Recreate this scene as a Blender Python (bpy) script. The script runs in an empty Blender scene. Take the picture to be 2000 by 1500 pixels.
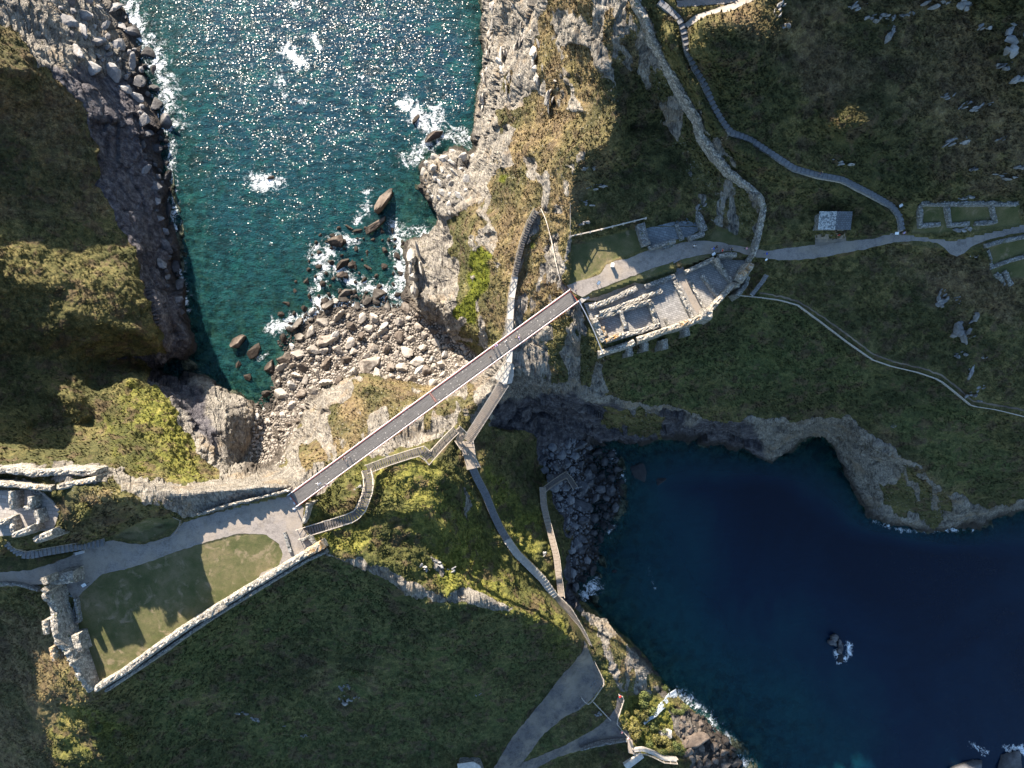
import bpy, bmesh, math, random
import numpy as np
from mathutils import Vector, Matrix, noise as mnoise

# ---------------------------------------------------------------- camera, light, exposure
S = bpy.context.scene
COL = S.collection
H = 196.0            # camera height above the sea, metres
F = 1333.33          # focal length in photo pixels (24 mm lens)
SUN_DIR = Vector((0.42, -0.907, 0)).normalized()      # the way shadows fall on the ground
ELEV = math.radians(23.0)

cam_d = bpy.data.cameras.new('camera')
cam = bpy.data.objects.new('camera', cam_d)
COL.objects.link(cam)
cam_d.lens = 24.0
cam_d.sensor_width = 36.0
cam_d.clip_end = 6000
cam_d.clip_start = 1
cam.location = (0, 0, H)
cam.rotation_euler = (0, 0, 0)
S.camera = cam

w = bpy.data.worlds.new("World")
S.world = w
w.use_nodes = True
nt = w.node_tree
sky = nt.nodes.new('ShaderNodeTexSky')
sky.sky_type = 'NISHITA'
sky.sun_disc = False
sky.sun_elevation = ELEV
to_sun = Vector((-SUN_DIR.x * math.cos(ELEV), -SUN_DIR.y * math.cos(ELEV), math.sin(ELEV)))
sky.sun_rotation = math.atan2(to_sun.x, to_sun.y)
sky.air_density = 1.3
sky.dust_density = 0.6
sky.ozone_density = 4.0
bg = nt.nodes['Background']
nt.links.new(sky.outputs[0], bg.inputs[0])
bg.inputs[1].default_value = 0.080

sd = bpy.data.lights.new('sun', 'SUN')
sun = bpy.data.objects.new('sun', sd)
COL.objects.link(sun)
sd.energy = 5.0
sd.angle = math.radians(0.55)
sd.color = (1.0, 0.885, 0.74)
sun.rotation_euler = to_sun.to_track_quat('Z', 'Y').to_euler()
sun.location = (-60, 120, 150)

S.view_settings.view_transform = 'Standard'
S.view_settings.look = 'None'
S.view_settings.gamma = 1.0
S.view_settings.exposure = 1.92

# ---------------------------------------------------------------- small helpers
def W(px, py, z):
    "survey point: a spot seen at photo pixel (px, py) with height z -> world metres"
    k = (H - z) / F
    return Vector(((px - 1000.0) * k, (750.0 - py) * k, z))

def tag(o, label=None, cat=None, group=None, kind=None):
    if label: o['label'] = label
    if cat: o['category'] = cat
    if group: o['group'] = group
    if kind: o['kind'] = kind
    return o

def empty(name, loc, label, cat, group=None, rz=0.0):
    o = bpy.data.objects.new(name, None)
    o.empty_display_size = 0.5
    COL.objects.link(o)
    o.location = loc
    o.rotation_euler = (0, 0, rz)
    return tag(o, label, cat, group)

def link_mesh(name, me, mat, parent=None):
    o = bpy.data.objects.new(name, me)
    COL.objects.link(o)
    for m in (mat if isinstance(mat, (list, tuple)) else [mat]):
        me.materials.append(m)
    if parent is not None:
        o.parent = parent
        o.matrix_parent_inverse = Matrix.Identity(4)
    return o

class MB:
    "collects faces and becomes ONE mesh object"
    def __init__(s, off=(0, 0, 0)):
        s.v = []; s.f = []; s.m = []; s.off = Vector(off)
    def face(s, pts, m=0):
        n = len(s.v)
        s.v += [tuple(Vector(p) - s.off) for p in pts]
        s.f.append(list(range(n, n + len(pts)))); s.m.append(m)
    def hexa(s, b, t, m=0):
        "b, t: four bottom and four top points"
        n = len(s.v)
        s.v += [tuple(Vector(p) - s.off) for p in list(b) + list(t)]
        for q in ((3, 2, 1, 0), (4, 5, 6, 7), (0, 1, 5, 4), (1, 2, 6, 5), (2, 3, 7, 6), (3, 0, 4, 7)):
            s.f.append([n + i for i in q]); s.m.append(m)
    def box(s, c, sx, sy, sz, rz=0.0, m=0):
        c = Vector(c); R = Matrix.Rotation(rz, 3, 'Z')
        P = lambda x, y, z: c + R @ Vector((x * sx / 2, y * sy / 2, z * sz / 2))
        s.hexa([P(-1, -1, -1), P(1, -1, -1), P(1, 1, -1), P(-1, 1, -1)],
               [P(-1, -1, 1), P(1, -1, 1), P(1, 1, 1), P(-1, 1, 1)], m)
    def beam(s, a, b, w, h, m=0):
        "rectangular bar from a to b (centre line), width w, height h"
        a = Vector(a); b = Vector(b); d = b - a
        if d.length < 1e-5: return
        d.normalize()
        up = Vector((0, 0, 1)) if abs(d.z) < 0.95 else Vector((1, 0, 0))
        sd_ = d.cross(up).normalized(); u = sd_.cross(d).normalized()
        q = [(-1, -1), (1, -1), (1, 1), (-1, 1)]
        s.hexa([a + sd_ * x * w / 2 + u * y * h / 2 for x, y in q],
               [b + sd_ * x * w / 2 + u * y * h / 2 for x, y in q], m)
    def tube(s, a, b, r, n=7, r2=None, m=0):
        a = Vector(a); b = Vector(b); d = (b - a).normalized(); r2 = r if r2 is None else r2
        up = Vector((0, 0, 1)) if abs(d.z) < 0.95 else Vector((1, 0, 0))
        x = d.cross(up).normalized(); y = x.cross(d)
        k = len(s.v)
        for c, rr in ((a, r), (b, r2)):
            for i in range(n):
                t = 2 * math.pi * i / n
                s.v.append(tuple(c + x * math.cos(t) * rr + y * math.sin(t) * rr - s.off))
        for i in range(n):
            j = (i + 1) % n
            s.f.append([k + i, k + j, k + n + j, k + n + i]); s.m.append(m)
        s.f.append([k + i for i in range(n)][::-1]); s.m.append(m)
        s.f.append([k + n + i for i in range(n)]); s.m.append(m)
    def build(s, name, mat, parent=None, smooth=False):
        me = bpy.data.meshes.new(name)
        me.from_pydata(s.v, [], s.f)
        me.update()
        o = link_mesh(name, me, mat, parent)
        if isinstance(mat, (list, tuple)) and len(mat) > 1:
            me.polygons.foreach_set('material_index', s.m)
        bm = bmesh.new(); bm.from_mesh(me)
        bmesh.ops.recalc_face_normals(bm, faces=bm.faces)
        bm.to_mesh(me); bm.free()
        if smooth:
            me.polygons.foreach_set('use_smooth', [True] * len(me.polygons))
        return o

# ---------------------------------------------------------------- numpy noise
def _h(ix, iy, iz, seed):
    h = (ix * 374761393 + iy * 668265263 + iz * 2147483647 + seed * 1274126177) & 0xffffffff
    h = ((h ^ (h >> 13)) * 1274126177) & 0xffffffff
    h = ((h ^ (h >> 16)) * 2246822519) & 0xffffffff
    return (h ^ (h >> 15)).astype(np.float64) / 4294967295.0

def vnoise(P, scale, seed=0):
    "value noise -1..1, P (...,3) metres, scale metres per cell"
    Q = P / np.asarray(scale, dtype=np.float64)
    I = np.floor(Q).astype(np.int64); f = Q - I
    f = f * f * f * (f * (f * 6 - 15) + 10)
    r = 0
    for a in (0, 1):
        wx = f[..., 0] if a else 1 - f[..., 0]
        for b in (0, 1):
            wy = f[..., 1] if b else 1 - f[..., 1]
            for c in (0, 1):
                wz = f[..., 2] if c else 1 - f[..., 2]
                r = r + wx * wy * wz * _h(I[..., 0] + a, I[..., 1] + b, I[..., 2] + c, seed)
    return r * 2 - 1

def fbm(P, scale, octv=4, seed=0, gain=0.5):
    r = 0; a = 1.0; s = np.asarray(scale, dtype=np.float64)
    for o in range(octv):
        r = r + a * vnoise(P, s, seed + o * 17); a *= gain; s = s / 2.03
    return r

def blocks(P, size, seed=0, tilt=0.6):
    "chiselled rock: each voronoi cell is a tilted plane; returns height and crack distance"
    Q = P / np.asarray(size, dtype=np.float64)
    I = np.floor(Q).astype(np.int64)
    best = np.full(Q.shape[:-1], 1e9); sec = best.copy(); hgt = np.zeros_like(best)
    for a in (-1, 0, 1):
        for b in (-1, 0, 1):
            for c in (-1, 0, 1):
                ix, iy, iz = I[..., 0] + a, I[..., 1] + b, I[..., 2] + c
                fx = Q[..., 0] - ix - _h(ix, iy, iz, seed + 1)
                fy = Q[..., 1] - iy - _h(ix, iy, iz, seed + 2)
                fz = Q[..., 2] - iz - _h(ix, iy, iz, seed + 3)
                d = fx * fx + fy * fy + fz * fz
                hh = (_h(ix, iy, iz, seed + 4) - .5) * 2 \
                    + tilt * 2 * ((_h(ix, iy, iz, seed + 5) - .5) * fx + (_h(ix, iy, iz, seed + 6) - .5) * fy
                                  + (_h(ix, iy, iz, seed + 7) - .5) * fz)
                nb = d < best
                sec = np.where(nb, best, np.minimum(sec, d))
                hgt = np.where(nb, hh, hgt)
                best = np.where(nb, d, best)
    return hgt, np.sqrt(sec) - np.sqrt(best)

def inpoly(X, Y, poly):
    r = np.zeros(X.shape, bool); n = len(poly)
    for i in range(n):
        x0, y0 = poly[i][:2]; x1, y1 = poly[(i + 1) % n][:2]
        if y0 == y1: continue
        c = ((y0 > Y) != (y1 > Y)) & (X < (x1 - x0) * (Y - y0) / (y1 - y0) + x0)
        r ^= c
    return r

def blur(A, n=1):
    for _ in range(n):
        B = A.copy(); B[1:-1] = (A[:-2] + 2 * A[1:-1] + A[2:]) / 4
        A = B.copy(); A[:, 1:-1] = (B[:, :-2] + 2 * B[:, 1:-1] + B[:, 2:]) / 4
    return A
# ---------------------------------------------------------------- the lie of the land
# survey lines, with some unseen hills added for shade: (px, py, height in metres)
SEA_W = [(215,-700),(222,-100),(228,0),(262,50),(285,95),(312,150),(325,230),(330,330),(336,440),(350,520),
         (362,600),(384,650),(385,692),(300,714),(300,726),(400,737),(440,765),(492,782),(512,800),(530,765),(522,722),
         (545,690),(575,650),(590,615),(640,590),(720,592),(790,598),(788,520),(793,465),(835,455),(848,420),
         (822,370),(812,310),(868,286),(928,292),(926,230),(938,130),(945,0),(945,-700)]
SEA_E = [(1150,885),(1200,868),(1260,872),(1290,858),(1360,862),(1480,897),(1545,890),(1560,862),(1605,852),(1640,885),
         (1668,940),(1690,1005),(1760,1022),(1830,1035),(1895,1040),(1930,1010),(2010,995),(2800,960),(2800,2200),
         (1520,2200),(1480,1620),(1452,1500),(1415,1440),(1370,1400),(1335,1372),(1310,1345),(1270,1295),
         (1232,1250),(1180,1208),(1128,1160),(1150,1130),(1168,1080),(1185,1040),(1215,960),(1190,905)]
COURT_M = [(0,1085),(60,1090),(130,1070),(215,1048),(350,1022),(385,1008),(565,966),(600,985),(592,1030),(612,1060),(175,1352),(150,1250),(140,1130),(0,1140),(-60,1140),(-60,1085)]
WARD = [(-80,950),(60,950),(95,965),(122,995),(103,1045),(-80,1058)]
COURT_I = [(1116,476),(1250,442),(1380,440),(1480,478),(1620,468),(1750,455),(1860,470),(2000,438),(2100,425),
           (2100,455),(1990,462),(1890,495),(1860,490),(1740,475),(1560,508),(1478,502),(1400,508),(1330,520),(1140,582),(1112,568)]
HALLS = [(1136,590),(1330,525),(1400,500),(1440,505),(1462,508),(1438,540),(1365,612),(1280,640),(1172,682)]
L = []   # constraint polylines
def ln(*p): L.append([tuple(map(float, q)) for q in p])
# west cove: coast and sea bed
ln(*[(x, y, -0.9) for x, y in SEA_W])
ln((400,-600,-9),(600,-300,-9),(800,-300,-9))
ln((420,60,-6),(600,30,-7.5),(800,50,-8),(880,100,-8),(905,200,-7))
ln((400,250,-4.5),(550,260,-5.5),(700,230,-6),(780,240,-5))
ln((420,420,-3.4),(560,420,-3.4),(680,400,-3))
ln((420,560,-2.4),(500,600,-1.8),(560,560,-1.8),(600,520,-1.6))
ln((430,690,-2),(470,740,-1.4))
# mainland headland, left
ln((120,-700,6),(60,-300,8),(80,-120,12),(120,0,14),(180,90,9),(230,190,7),(265,300,6),(285,400,7),(305,500,8),(325,600,9),(352,670,8))
ln((-700,-650,4),(-300,-600,4),(100,-650,4))
ln((-700,-300,14),(-300,-160,24),(-100,-20,36),(0,75,30),(60,100,28),(95,140,25),(150,205,21),(185,300,18),(198,370,17),(232,430,17),(270,490,18),(275,560,20),(300,620,22),(312,680,20),(240,700,14))
ln((-400,90,56),(-120,115,46),(0,132,38),(50,138,33),(90,146,26))
ln((-300,240,40),(0,230,30),(60,250,26),(130,270,21))
ln((-60,330,30),(60,340,27),(130,360,21))
ln((-500,500,74),(-260,490,70),(-170,495,66))  # unseen hill past the left edge, added to shade the slope
ln((-400,330,50),(-200,340,40))
ln((-320,420,62),(-180,430,54),(-60,415,37),(0,420,31),(90,425,27),(170,470,23),(240,500,21))
ln((-300,570,66),(-140,570,60),(-50,560,42),(0,540,37),(60,555,35),(150,540,30),(220,560,28),(280,600,25))
ln((-300,640,60),(-120,630,46),(-60,620,38),(0,620,35.4),(100,610,32.2),(180,620,29.5),(260,640,27),(300,670,22))
ln((-60,700,34),(60,700,30.5),(150,705,25),(240,712,12),(300,720,-1))
ln((-60,790,38),(50,770,36),(90,765,38),(150,775,36),(180,830,33),(60,840,40))
ln((180,740,22),(250,735,24),(280,738,22),(330,760,20),(345,800,22),(380,870,24),(420,930,28))
ln((215,820,30),(250,840,36),(300,860,34),(350,880,30),(400,935,33))
ln((345,745,4),(400,742,3),(430,768,6),(470,775,6),(500,800,4),(500,850,4),(470,900,8),(440,930,20))
ln((370,760,10),(420,790,14),(450,830,15),(440,880,18),(400,850,20))
# crest above the castle on the mainland
ln((-700,880,72),(-100,895,68),(0,908,66.5),(60,918,66),(120,922,66),(195,922,65.5),(240,940,64),(300,950,62),(360,962,61),(430,952,60.5),(500,945,60),(560,948,59.5))
ln((-100,860,56),(0,872,54),(100,885,52),(200,895,50),(260,930,52),(340,940,50),(420,938,44))
ln((430,925,30),(470,935,32),(520,925,34),(570,905,44),(590,930,54))
ln((150,955,68.3),(200,968,70.5),(250,975,69),(280,985,66),(330,992,60.5))
ln((108,1056,62),(180,1036,62.5),(230,1022,61),(265,1006,60.5))
ln((232,1040,56.5),(280,1040,56),(330,1020,56.5))
ln((60,1075,61),(110,1066,60.5),(0,1072,62))
# beach under the bridge
ln((515,830,2),(500,880,4),(500,920,9),(540,900,8),(560,860,6))
ln((545,730,1),(580,690,1.2),(620,640,1.2),(700,615,1),(780,612,1.4),(850,640,2),(900,690,4),(930,700,9))
ln((560,800,2.5),(600,740,2.4),(700,680,2.6),(800,690,3),(870,735,5))
# the rock under the bridge
ln((575,860,7),(590,820,5),(612,778,5),(640,762,5),(700,738,6),(760,748,7),(820,765,8),(870,762,10),(920,735,14),(950,700,20))
ln((610,850,20),(632,800,20),(680,765,24),(720,745,26),(790,775,28),(860,785,28),(920,775,28),(950,740,30))
ln((595,905,40),(640,870,35),(690,840,34),(750,830,35),(830,815,34),(890,815,33),(925,790,33),(960,760,34))
ln((575,955,55),(600,925,50),(650,895,42),(690,880,38),(760,865,36),(830,845,34),(880,835,33))
ln((700,905,44),(760,890,40),(830,870,36.5))
# mainland side south of the bridge
ln((600,985,56),(620,960,50),(680,930,46),(710,905,45))
ln((585,1035,56.8),(650,1020,54),(695,1000,51),(720,960,48),(716,912,45.5),(775,890,42.5),(826,878,40),(842,892,39),(893,838,35.5))
ln((640,980,49),(660,1000,51))
ln((735,925,46),(800,905,46),(860,930,44),(890,960,40),(900,1020,36))
ln((700,1060,53),(760,1000,51),(830,1000,49),(880,1060,42),(940,1120,36),(1000,1150,31),(1060,1160,24))
ln((612,1070,56),(650,1085,55),(700,1094,54.5),(745,1108,53.5),(790,1145,52),(860,1165,49),(940,1170,45),(1000,1190,41),(1060,1210,36),(1110,1240,29),(1135,1280,21))
ln((905,865,34),(915,895,33),(940,960,30),(975,1030,26.5),(1010,1090,23),(1050,1130,20),(1095,1180,17.5),(1130,1220,15.5),(1160,1270,13.5),(1182,1330,12))
ln((1060,945,13),(1055,1000,13.5),(1075,1070,15),(1090,1120,16.5),(1096,1180,17.4))
ln((950,880,28),(970,920,25),(1000,960,21),(1020,1010,18),(1050,1060,17))
ln((940,840,28),(1000,830,20),(1030,880,12),(1045,930,10))
ln((1060,900,5),(1070,960,4),(1085,980,5),(1100,1060,8),(1104,1130,9),(1100,1175,12))
ln((1100,880,2.2),(1120,950,2),(1130,1010,1.8),(1118,1080,1.8),(1112,1150,1.5))
ln((1160,900,.6),(1180,960,.4),(1150,1050,.4))
ln((1110,1180,12),(1150,1225,12),(1190,1270,13),(1215,1320,12),(1210,1350,10))
ln((1150,1205,8),(1215,1255,8),(1250,1300,8),(1270,1345,6))
ln((1120,1300,12),(1180,1332,12),(1150,1372,12),(1090,1400,12),(1030,1450,12),(960,1520,12),(850,1700,12))
ln((1070,1345,12),(1020,1410,12),(960,1490,12))
ln((1160,1380,10.5),(1200,1360,9.5),(1215,1410,9))
ln((1235,1450,8),(1190,1430,8.5),(1140,1450,8.5),(1060,1490,9),(1000,1530,9))
ln((1100,1490,6),(1160,1465,5),(1215,1460,5))
ln((1230,1380,6),(1270,1400,5),(1270,1440,6),(1240,1480,7),(1300,1500,7),(1330,1600,8))
ln((1290,1390,3),(1320,1430,3),(1350,1480,4),(1380,1600,5))
ln((1400,1450,1),(1360,1415,.8),(1440,1520,1))
# hill below the curtain wall
ln((40,1180,50),(85,1250,51),(120,1340,50),(165,1375,50),(250,1330,50),(400,1240,50.5),(540,1150,51),(630,1090,53))
ln((-300,1150,50),(-60,1180,44),(20,1260,42),(50,1380,38),(90,1500,32),(120,1700,25))
ln((165,1400,46),(200,1470,40),(220,1560,35),(230,1700,30))
ln((-400,1500,25),(0,1500,22),(50,1600,20))
ln((300,1400,37),(450,1320,36),(600,1220,38),(700,1180,41),(800,1210,41))
ln((330,1500,26),(480,1430,26),(640,1360,26),(700,1370,24),(760,1340,27),(850,1290,31),(900,1260,34),(950,1300,28),(1020,1320,21))
ln((400,1620,14),(600,1510,15),(800,1450,15),(930,1480,12.5))
ln((848,1262,41),(858,1242,43.8),(890,1232,45.2),(930,1214,45)); ln((870,1270,37.5),(930,1250,38.5),(960,1225,39.5),(1000,1240,34))
ln((200,2100,5),(800,2100,5),(1300,2100,5))
# ---- island
ln(*[(x, y, -0.7) for x, y in SEA_E])
ln((1300,950,-7),(1500,960,-9.5),(1650,1060,-9.5),(1900,1100,-9.5),(2600,1100,-10))
ln((1260,1150,-3.6),(1400,1250,-4.6),(1600,1200,-6.5),(1900,1300,-8.5),(2600,1600,-10))
ln((1400,1350,-2),(1500,1420,-2.4),(1580,1460,-3.4),(1720,1440,-4.6),(1880,1430,-7),(1980,1440,-8))
ln((1500,1600,-2.5),(1700,1700,-5),(1800,2100,-9))
# west cliff and spur
ln((955,-700,10),(958,-300,20),(958,0,14),(955,100,12),(945,180,12),(940,250,9),(938,300,8))
ln((1000,-600,50),(1000,-100,36),(1000,0,34),(1010,100,38),(985,190,32),(970,240,30),(958,300,22),(950,350,20),(930,400,20),(900,430,18))
ln((1060,-600,64),(1060,-100,54),(1065,0,50),(1090,80,52),(1060,140,50),(1110,180,56),(1140,220,60))
ln((1150,-600,80),(1150,-100,76),(1150,0,75),(1168,80,73),(1185,150,70.5),(1203,235,70),(1182,285,69),(1142,292,66),(1120,330,63),(1113,400,61.5),(1113,470,59.5),(1104,520,59),(1096,548,58))
ln((1080,300,58),(1060,350,55),(1090,420,58))
ln((980,300,40),(1000,360,44),(1048,405,53.7),(1020,470,50.8),(1000,540,47.9),(990,600,46.2),(986,650,44.5),(984,700,43.1),(975,740,42))
ln((1062,415,53.8),(1036,470,51),(1016,540,48),(1006,600,46.2),(1006,650,44.6),(1006,700,43.2),(1003,742,42))
ln((950,420,34),(930,480,34),(960,500,42),(940,560,36),(965,600,40))
ln((885,560,20),(885,610,20),(905,635,22),(940,655,28),(965,660,36))
ln((1065,430,54),(1080,470,56),(1085,520,57),(1092,545,57.5))
ln((1030,560,50),(1060,570,52),(1050,620,48.5),(1026,680,45))
ln((1085,600,54),(1110,620,54),(1125,660,54),(1160,700,51),(1172,715,48))
ln((1018,742,40.5),(1040,730,42),(1090,735,42),(1130,735,44),(1170,760,40))
# rock shelf
ln((830,315,5),(870,300,8),(915,300,7),(920,330,6),(880,350,11),(850,390,10),(870,430,12),(870,480,10),(885,540,12),(870,590,14),(815,585,7),(812,520,9),(805,480,7))
ln((850,350,7),(840,320,9),(900,310,9))
ln((890,400,14),(885,440,14),(880,490,14))
ln((890,650,4),(910,670,8),(860,625,3))
# bowl between spur and wall ridge
ln((1150,420,59),(1200,420,59),(1250,410,59.5),(1130,380,60))
ln((1200,340,60),(1260,330,60),(1330,400,59))
ln((1230,250,62),(1290,240,62),(1330,320,61),(1400,420,59),(1440,450,58.5))
ln((1200,60,75.5),(1228,120,71.5),(1262,180,66.5),(1310,240,63),(1360,320,61.5),(1420,400,60))
ln((1250,-100,84),(1258,0,80),(1290,90,76),(1335,160,73),(1380,250,69.5),(1440,330,65),(1487,392,61.5),(1488,440,59.5),(1472,500,57))
ln((1320,20,81),(1330,100,78),(1380,180,74),(1420,260,70),(1470,290,68),(1600,340,66),(1700,370,63.5),(1755,410,60),(1765,455,58.2))
ln((1340,60,80),(1350,30,81),(1450,0,82),(1480,-60,83))
ln((1305,60,82),(1325,110,80.3),(1355,170,77.3),(1385,225,74.3),(1408,255,72))
ln((1375,55,84.5),(1400,50,86),(1440,45,86.5),(1485,60,84.5),(1475,110,82),(1400,100,83.5),(1370,95,82))
ln((1408,190,76),(1440,172,77),(1500,130,78))
ln((1510,100,76),(1600,120,76),(1600,270,70),(1640,240,75),(1680,238,75.5),(1705,232,74.5),(1690,262,70.5),(1750,320,66.5))
ln((1200,-600,83),(1300,-300,84),(1450,-250,87),(1580,-220,88),(1800,-200,97),(2100,-100,92),(2800,-100,95))  # unseen summit here and on the next line, raised to shade the bay
ln((1400,-600,86),(1600,-600,100),(1800,-600,112),(2600,-600,112))
ln((1560,0,79),(1700,-20,81),(1800,0,80),(1900,10,82),(1970,0,86),(2060,30,84))
ln((1700,120,75),(1900,140,76),(1980,160,78),(2100,200,78))
ln((1850,300,69),(2000,330,68),(1950,380,63),(1850,390,62.5),(2100,400,62))
ln((1430,282,70.5),(1465,298,70.5),(1500,318,68.5),(1480,340,65),(1500,400,60.5),(1560,420,60),(1590,415,59.5),(1665,415,59.5),(1700,430,59.4))
ln((1590,455,58.5),(1665,455,58.5))
# slope south of the island castle
ln((1172,716,47),(1230,702,46.5),(1290,690,46.5),(1345,665,48),(1400,615,51),(1440,570,53),(1480,535,55))
ln((1480,520,56),(1600,515,55),(1740,490,56),(1850,505,56.5),(1990,475,58))
ln((1460,575,53),(1540,590,52),(1600,640,50),(1700,710,47),(1800,745,44.5),(1860,790,42.5),(2000,815,40.5),(2400,860,36))
ln((1500,700,43),(1350,740,41),(1600,750,41),(1750,850,36.5),(1900,900,31),(2100,920,28))
ln((1860,530,54.5),(1900,620,51.5),(1900,700,46.5),(1920,770,43.5))
ln((1840,560,53),(1835,620,50.5),(1870,700,46))
# cliff edge and cliff foot
ln((1080,760,36),(1130,770,37),(1180,775,38),(1250,795,34),(1330,802,33),(1400,828,31),(1440,832,31),(1480,815,32),(1550,828,32),(1590,822,33),(1650,822,35),(1665,835,35),(1715,868,35),(1780,905,32),(1860,965,21),(1900,985,14),(1960,985,10),(2050,965,12),(2600,940,12))
ln((1000,770,28),(1040,790,18),(1080,830,6),(1130,850,4),(1200,860,1.5))
ln((1180,800,26),(1230,830,16),(1270,850,6),(1275,858,2))
ln((1150,790,24),(1190,830,14),(1250,848,6))
ln((1300,845,3),(1340,845,4),(1420,858,4),(1470,885,2))
ln((1380,835,18),(1420,845,14),(1470,860,12),(1510,885,6),(1550,870,5))
ln((1490,840,22),(1530,850,20),(1550,845,20),(1590,835,22))
ln((1645,845,14),(1670,890,10),(1700,960,6),(1730,1010,2))
ln((1690,880,20),(1730,940,15),(1760,990,8),(1800,1020,3),(1860,1030,2),(1900,1020,3))
ln((1750,920,24),(1800,970,14),(1850,1000,7))

GX0, GX1, GY0, GY1, GS = -800, 2800, -700, 2200, 4
def solve():
    nx = (GX1 - GX0) // GS + 1; ny = (GY1 - GY0) // GS + 1
    sm = np.zeros((ny, nx)); ct = np.zeros((ny, nx))
    for pl in L:
        for (x0, y0, z0), (x1, y1, z1) in zip(pl[:-1], pl[1:]):
            n = int(max(abs(x1 - x0), abs(y1 - y0)) / 2) + 1
            t = np.linspace(0, 1, n + 1)
            ix = np.rint((x0 + (x1 - x0) * t - GX0) / GS).astype(int); iy = np.rint((y0 + (y1 - y0) * t - GY0) / GS).astype(int)
            ok = (ix >= 0) & (ix < nx) & (iy >= 0) & (iy < ny)
            np.add.at(sm, (iy[ok], ix[ok]), (z0 + (z1 - z0) * t)[ok]); np.add.at(ct, (iy[ok], ix[ok]), 1)
    XX, YY = np.meshgrid(GX0 + GS * np.arange(nx), GY0 + GS * np.arange(ny))
    def flat(poly, f):
        m = inpoly(XX, YY, poly); zz = f(XX, YY) if callable(f) else np.full(XX.shape, float(f))
        sm[m] = zz[m]; ct[m] = 1
    flat(COURT_M, 57.0)
    flat(WARD, 65.5)
    flat(COURT_I, lambda x, y: 57.0 + np.clip((x - 1500) / 500 * 2.0, 0, 3))
    flat(HALLS, 55.6)
    z = None
    lv = []
    a, b = sm, ct
    while min(a.shape) > 12:
        lv.append((a, b))
        ny2, nx2 = (a.shape[0] + 1) // 2, (a.shape[1] + 1) // 2
        A = np.zeros((ny2 * 2, nx2 * 2)); B = A.copy()
        m = b > 0
        v = np.where(m, a / np.maximum(b, 1), 0)
        A[:a.shape[0], :a.shape[1]] = v; B[:a.shape[0], :a.shape[1]] = m
        a = A.reshape(ny2, 2, nx2, 2).sum((1, 3)); b = B.reshape(ny2, 2, nx2, 2).sum((1, 3))
    lv.append((a, b))
    for k, (a, b) in enumerate(reversed(lv)):
        m = b > 0; v = np.where(m, a / np.maximum(b, 1), 0)
        if z is None:
            z = np.where(m, v, 30.0); its = 400
        else:
            up = np.repeat(np.repeat(z, 2, 0), 2, 1)[:a.shape[0], :a.shape[1]]
            z = np.where(m, v, blur(up, 2)); its = 60
        for _ in range(its):
            p = np.pad(z, 1, mode='edge')
            nz = (p[:-2, 1:-1] + p[2:, 1:-1] + p[1:-1, :-2] + p[1:-1, 2:]) / 4
            z = np.where(m, v, nz)
    fl = inpoly(XX, YY, COURT_M) | inpoly(XX, YY, WARD) | inpoly(XX, YY, COURT_I) | inpoly(XX, YY, HALLS)
    zb = blur(z, 2)
    return np.where(fl, z, zb)
ZG = solve()

def interp(G, X, Y):
    fx = np.clip((np.asarray(X, float) - GX0) / GS, 0, G.shape[1] - 1.001); fy = np.clip((np.asarray(Y, float) - GY0) / GS, 0, G.shape[0] - 1.001)
    ix = fx.astype(int); iy = fy.astype(int); fx = fx - ix; fy = fy - iy
    return (G[iy, ix] * (1 - fx) + G[iy, ix + 1] * fx) * (1 - fy) + (G[iy + 1, ix] * (1 - fx) + G[iy + 1, ix + 1] * fx) * fy

def axis(lo, hi, flo, fhi, st):
    a = [float(v) for v in np.arange(flo, fhi + .1, st)]
    s = st; x = fhi
    while x < hi: s *= 1.12; x += s; a.append(min(x, hi))
    s = st; x = flo; b = []
    while x > lo: s *= 1.12; x -= s; b.append(max(x, lo))
    return np.array(b[::-1] + a)
UX = axis(-780, 2780, -40, 2040, 2.0)
UY = axis(-680, 2180, -40, 1540, 2.0)
PX, PY = np.meshgrid(UX, UY)
Z0 = interp(ZG, PX, PY)
# ---------------------------------------------------------------- what grows or lies where (outlines on the survey)
def msk(*polys, soft=1, wob=0.0, seed=5):
    X, Y = PX, PY
    if wob:
        p = np.stack([PX, PY, PX * 0], -1)
        X = PX + wob * fbm(p, 26.0, 3, seed); Y = PY + wob * fbm(p, 26.0, 3, seed + 50)
    r = np.zeros(PX.shape)
    for p in polys: r[inpoly(X, Y, p)] = 1.0
    return blur(r, soft) if soft else r

def strip_poly(c, w):
    "outline of a strip along centre line c; w = width (number or list)"
    n = len(c); ws = w if isinstance(w, (list, tuple)) else [w] * n
    l, r = [], []
    for i in range(n):
        a = c[max(i - 1, 0)]; b = c[min(i + 1, n - 1)]
        dx, dy = b[0] - a[0], b[1] - a[1]; d = math.hypot(dx, dy)
        nx_, ny_ = -dy / d, dx / d
        l.append((c[i][0] + nx_ * ws[i] / 2, c[i][1] + ny_ * ws[i] / 2)); r.append((c[i][0] - nx_ * ws[i] / 2, c[i][1] - ny_ * ws[i] / 2))
    return l + r[::-1]

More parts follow.
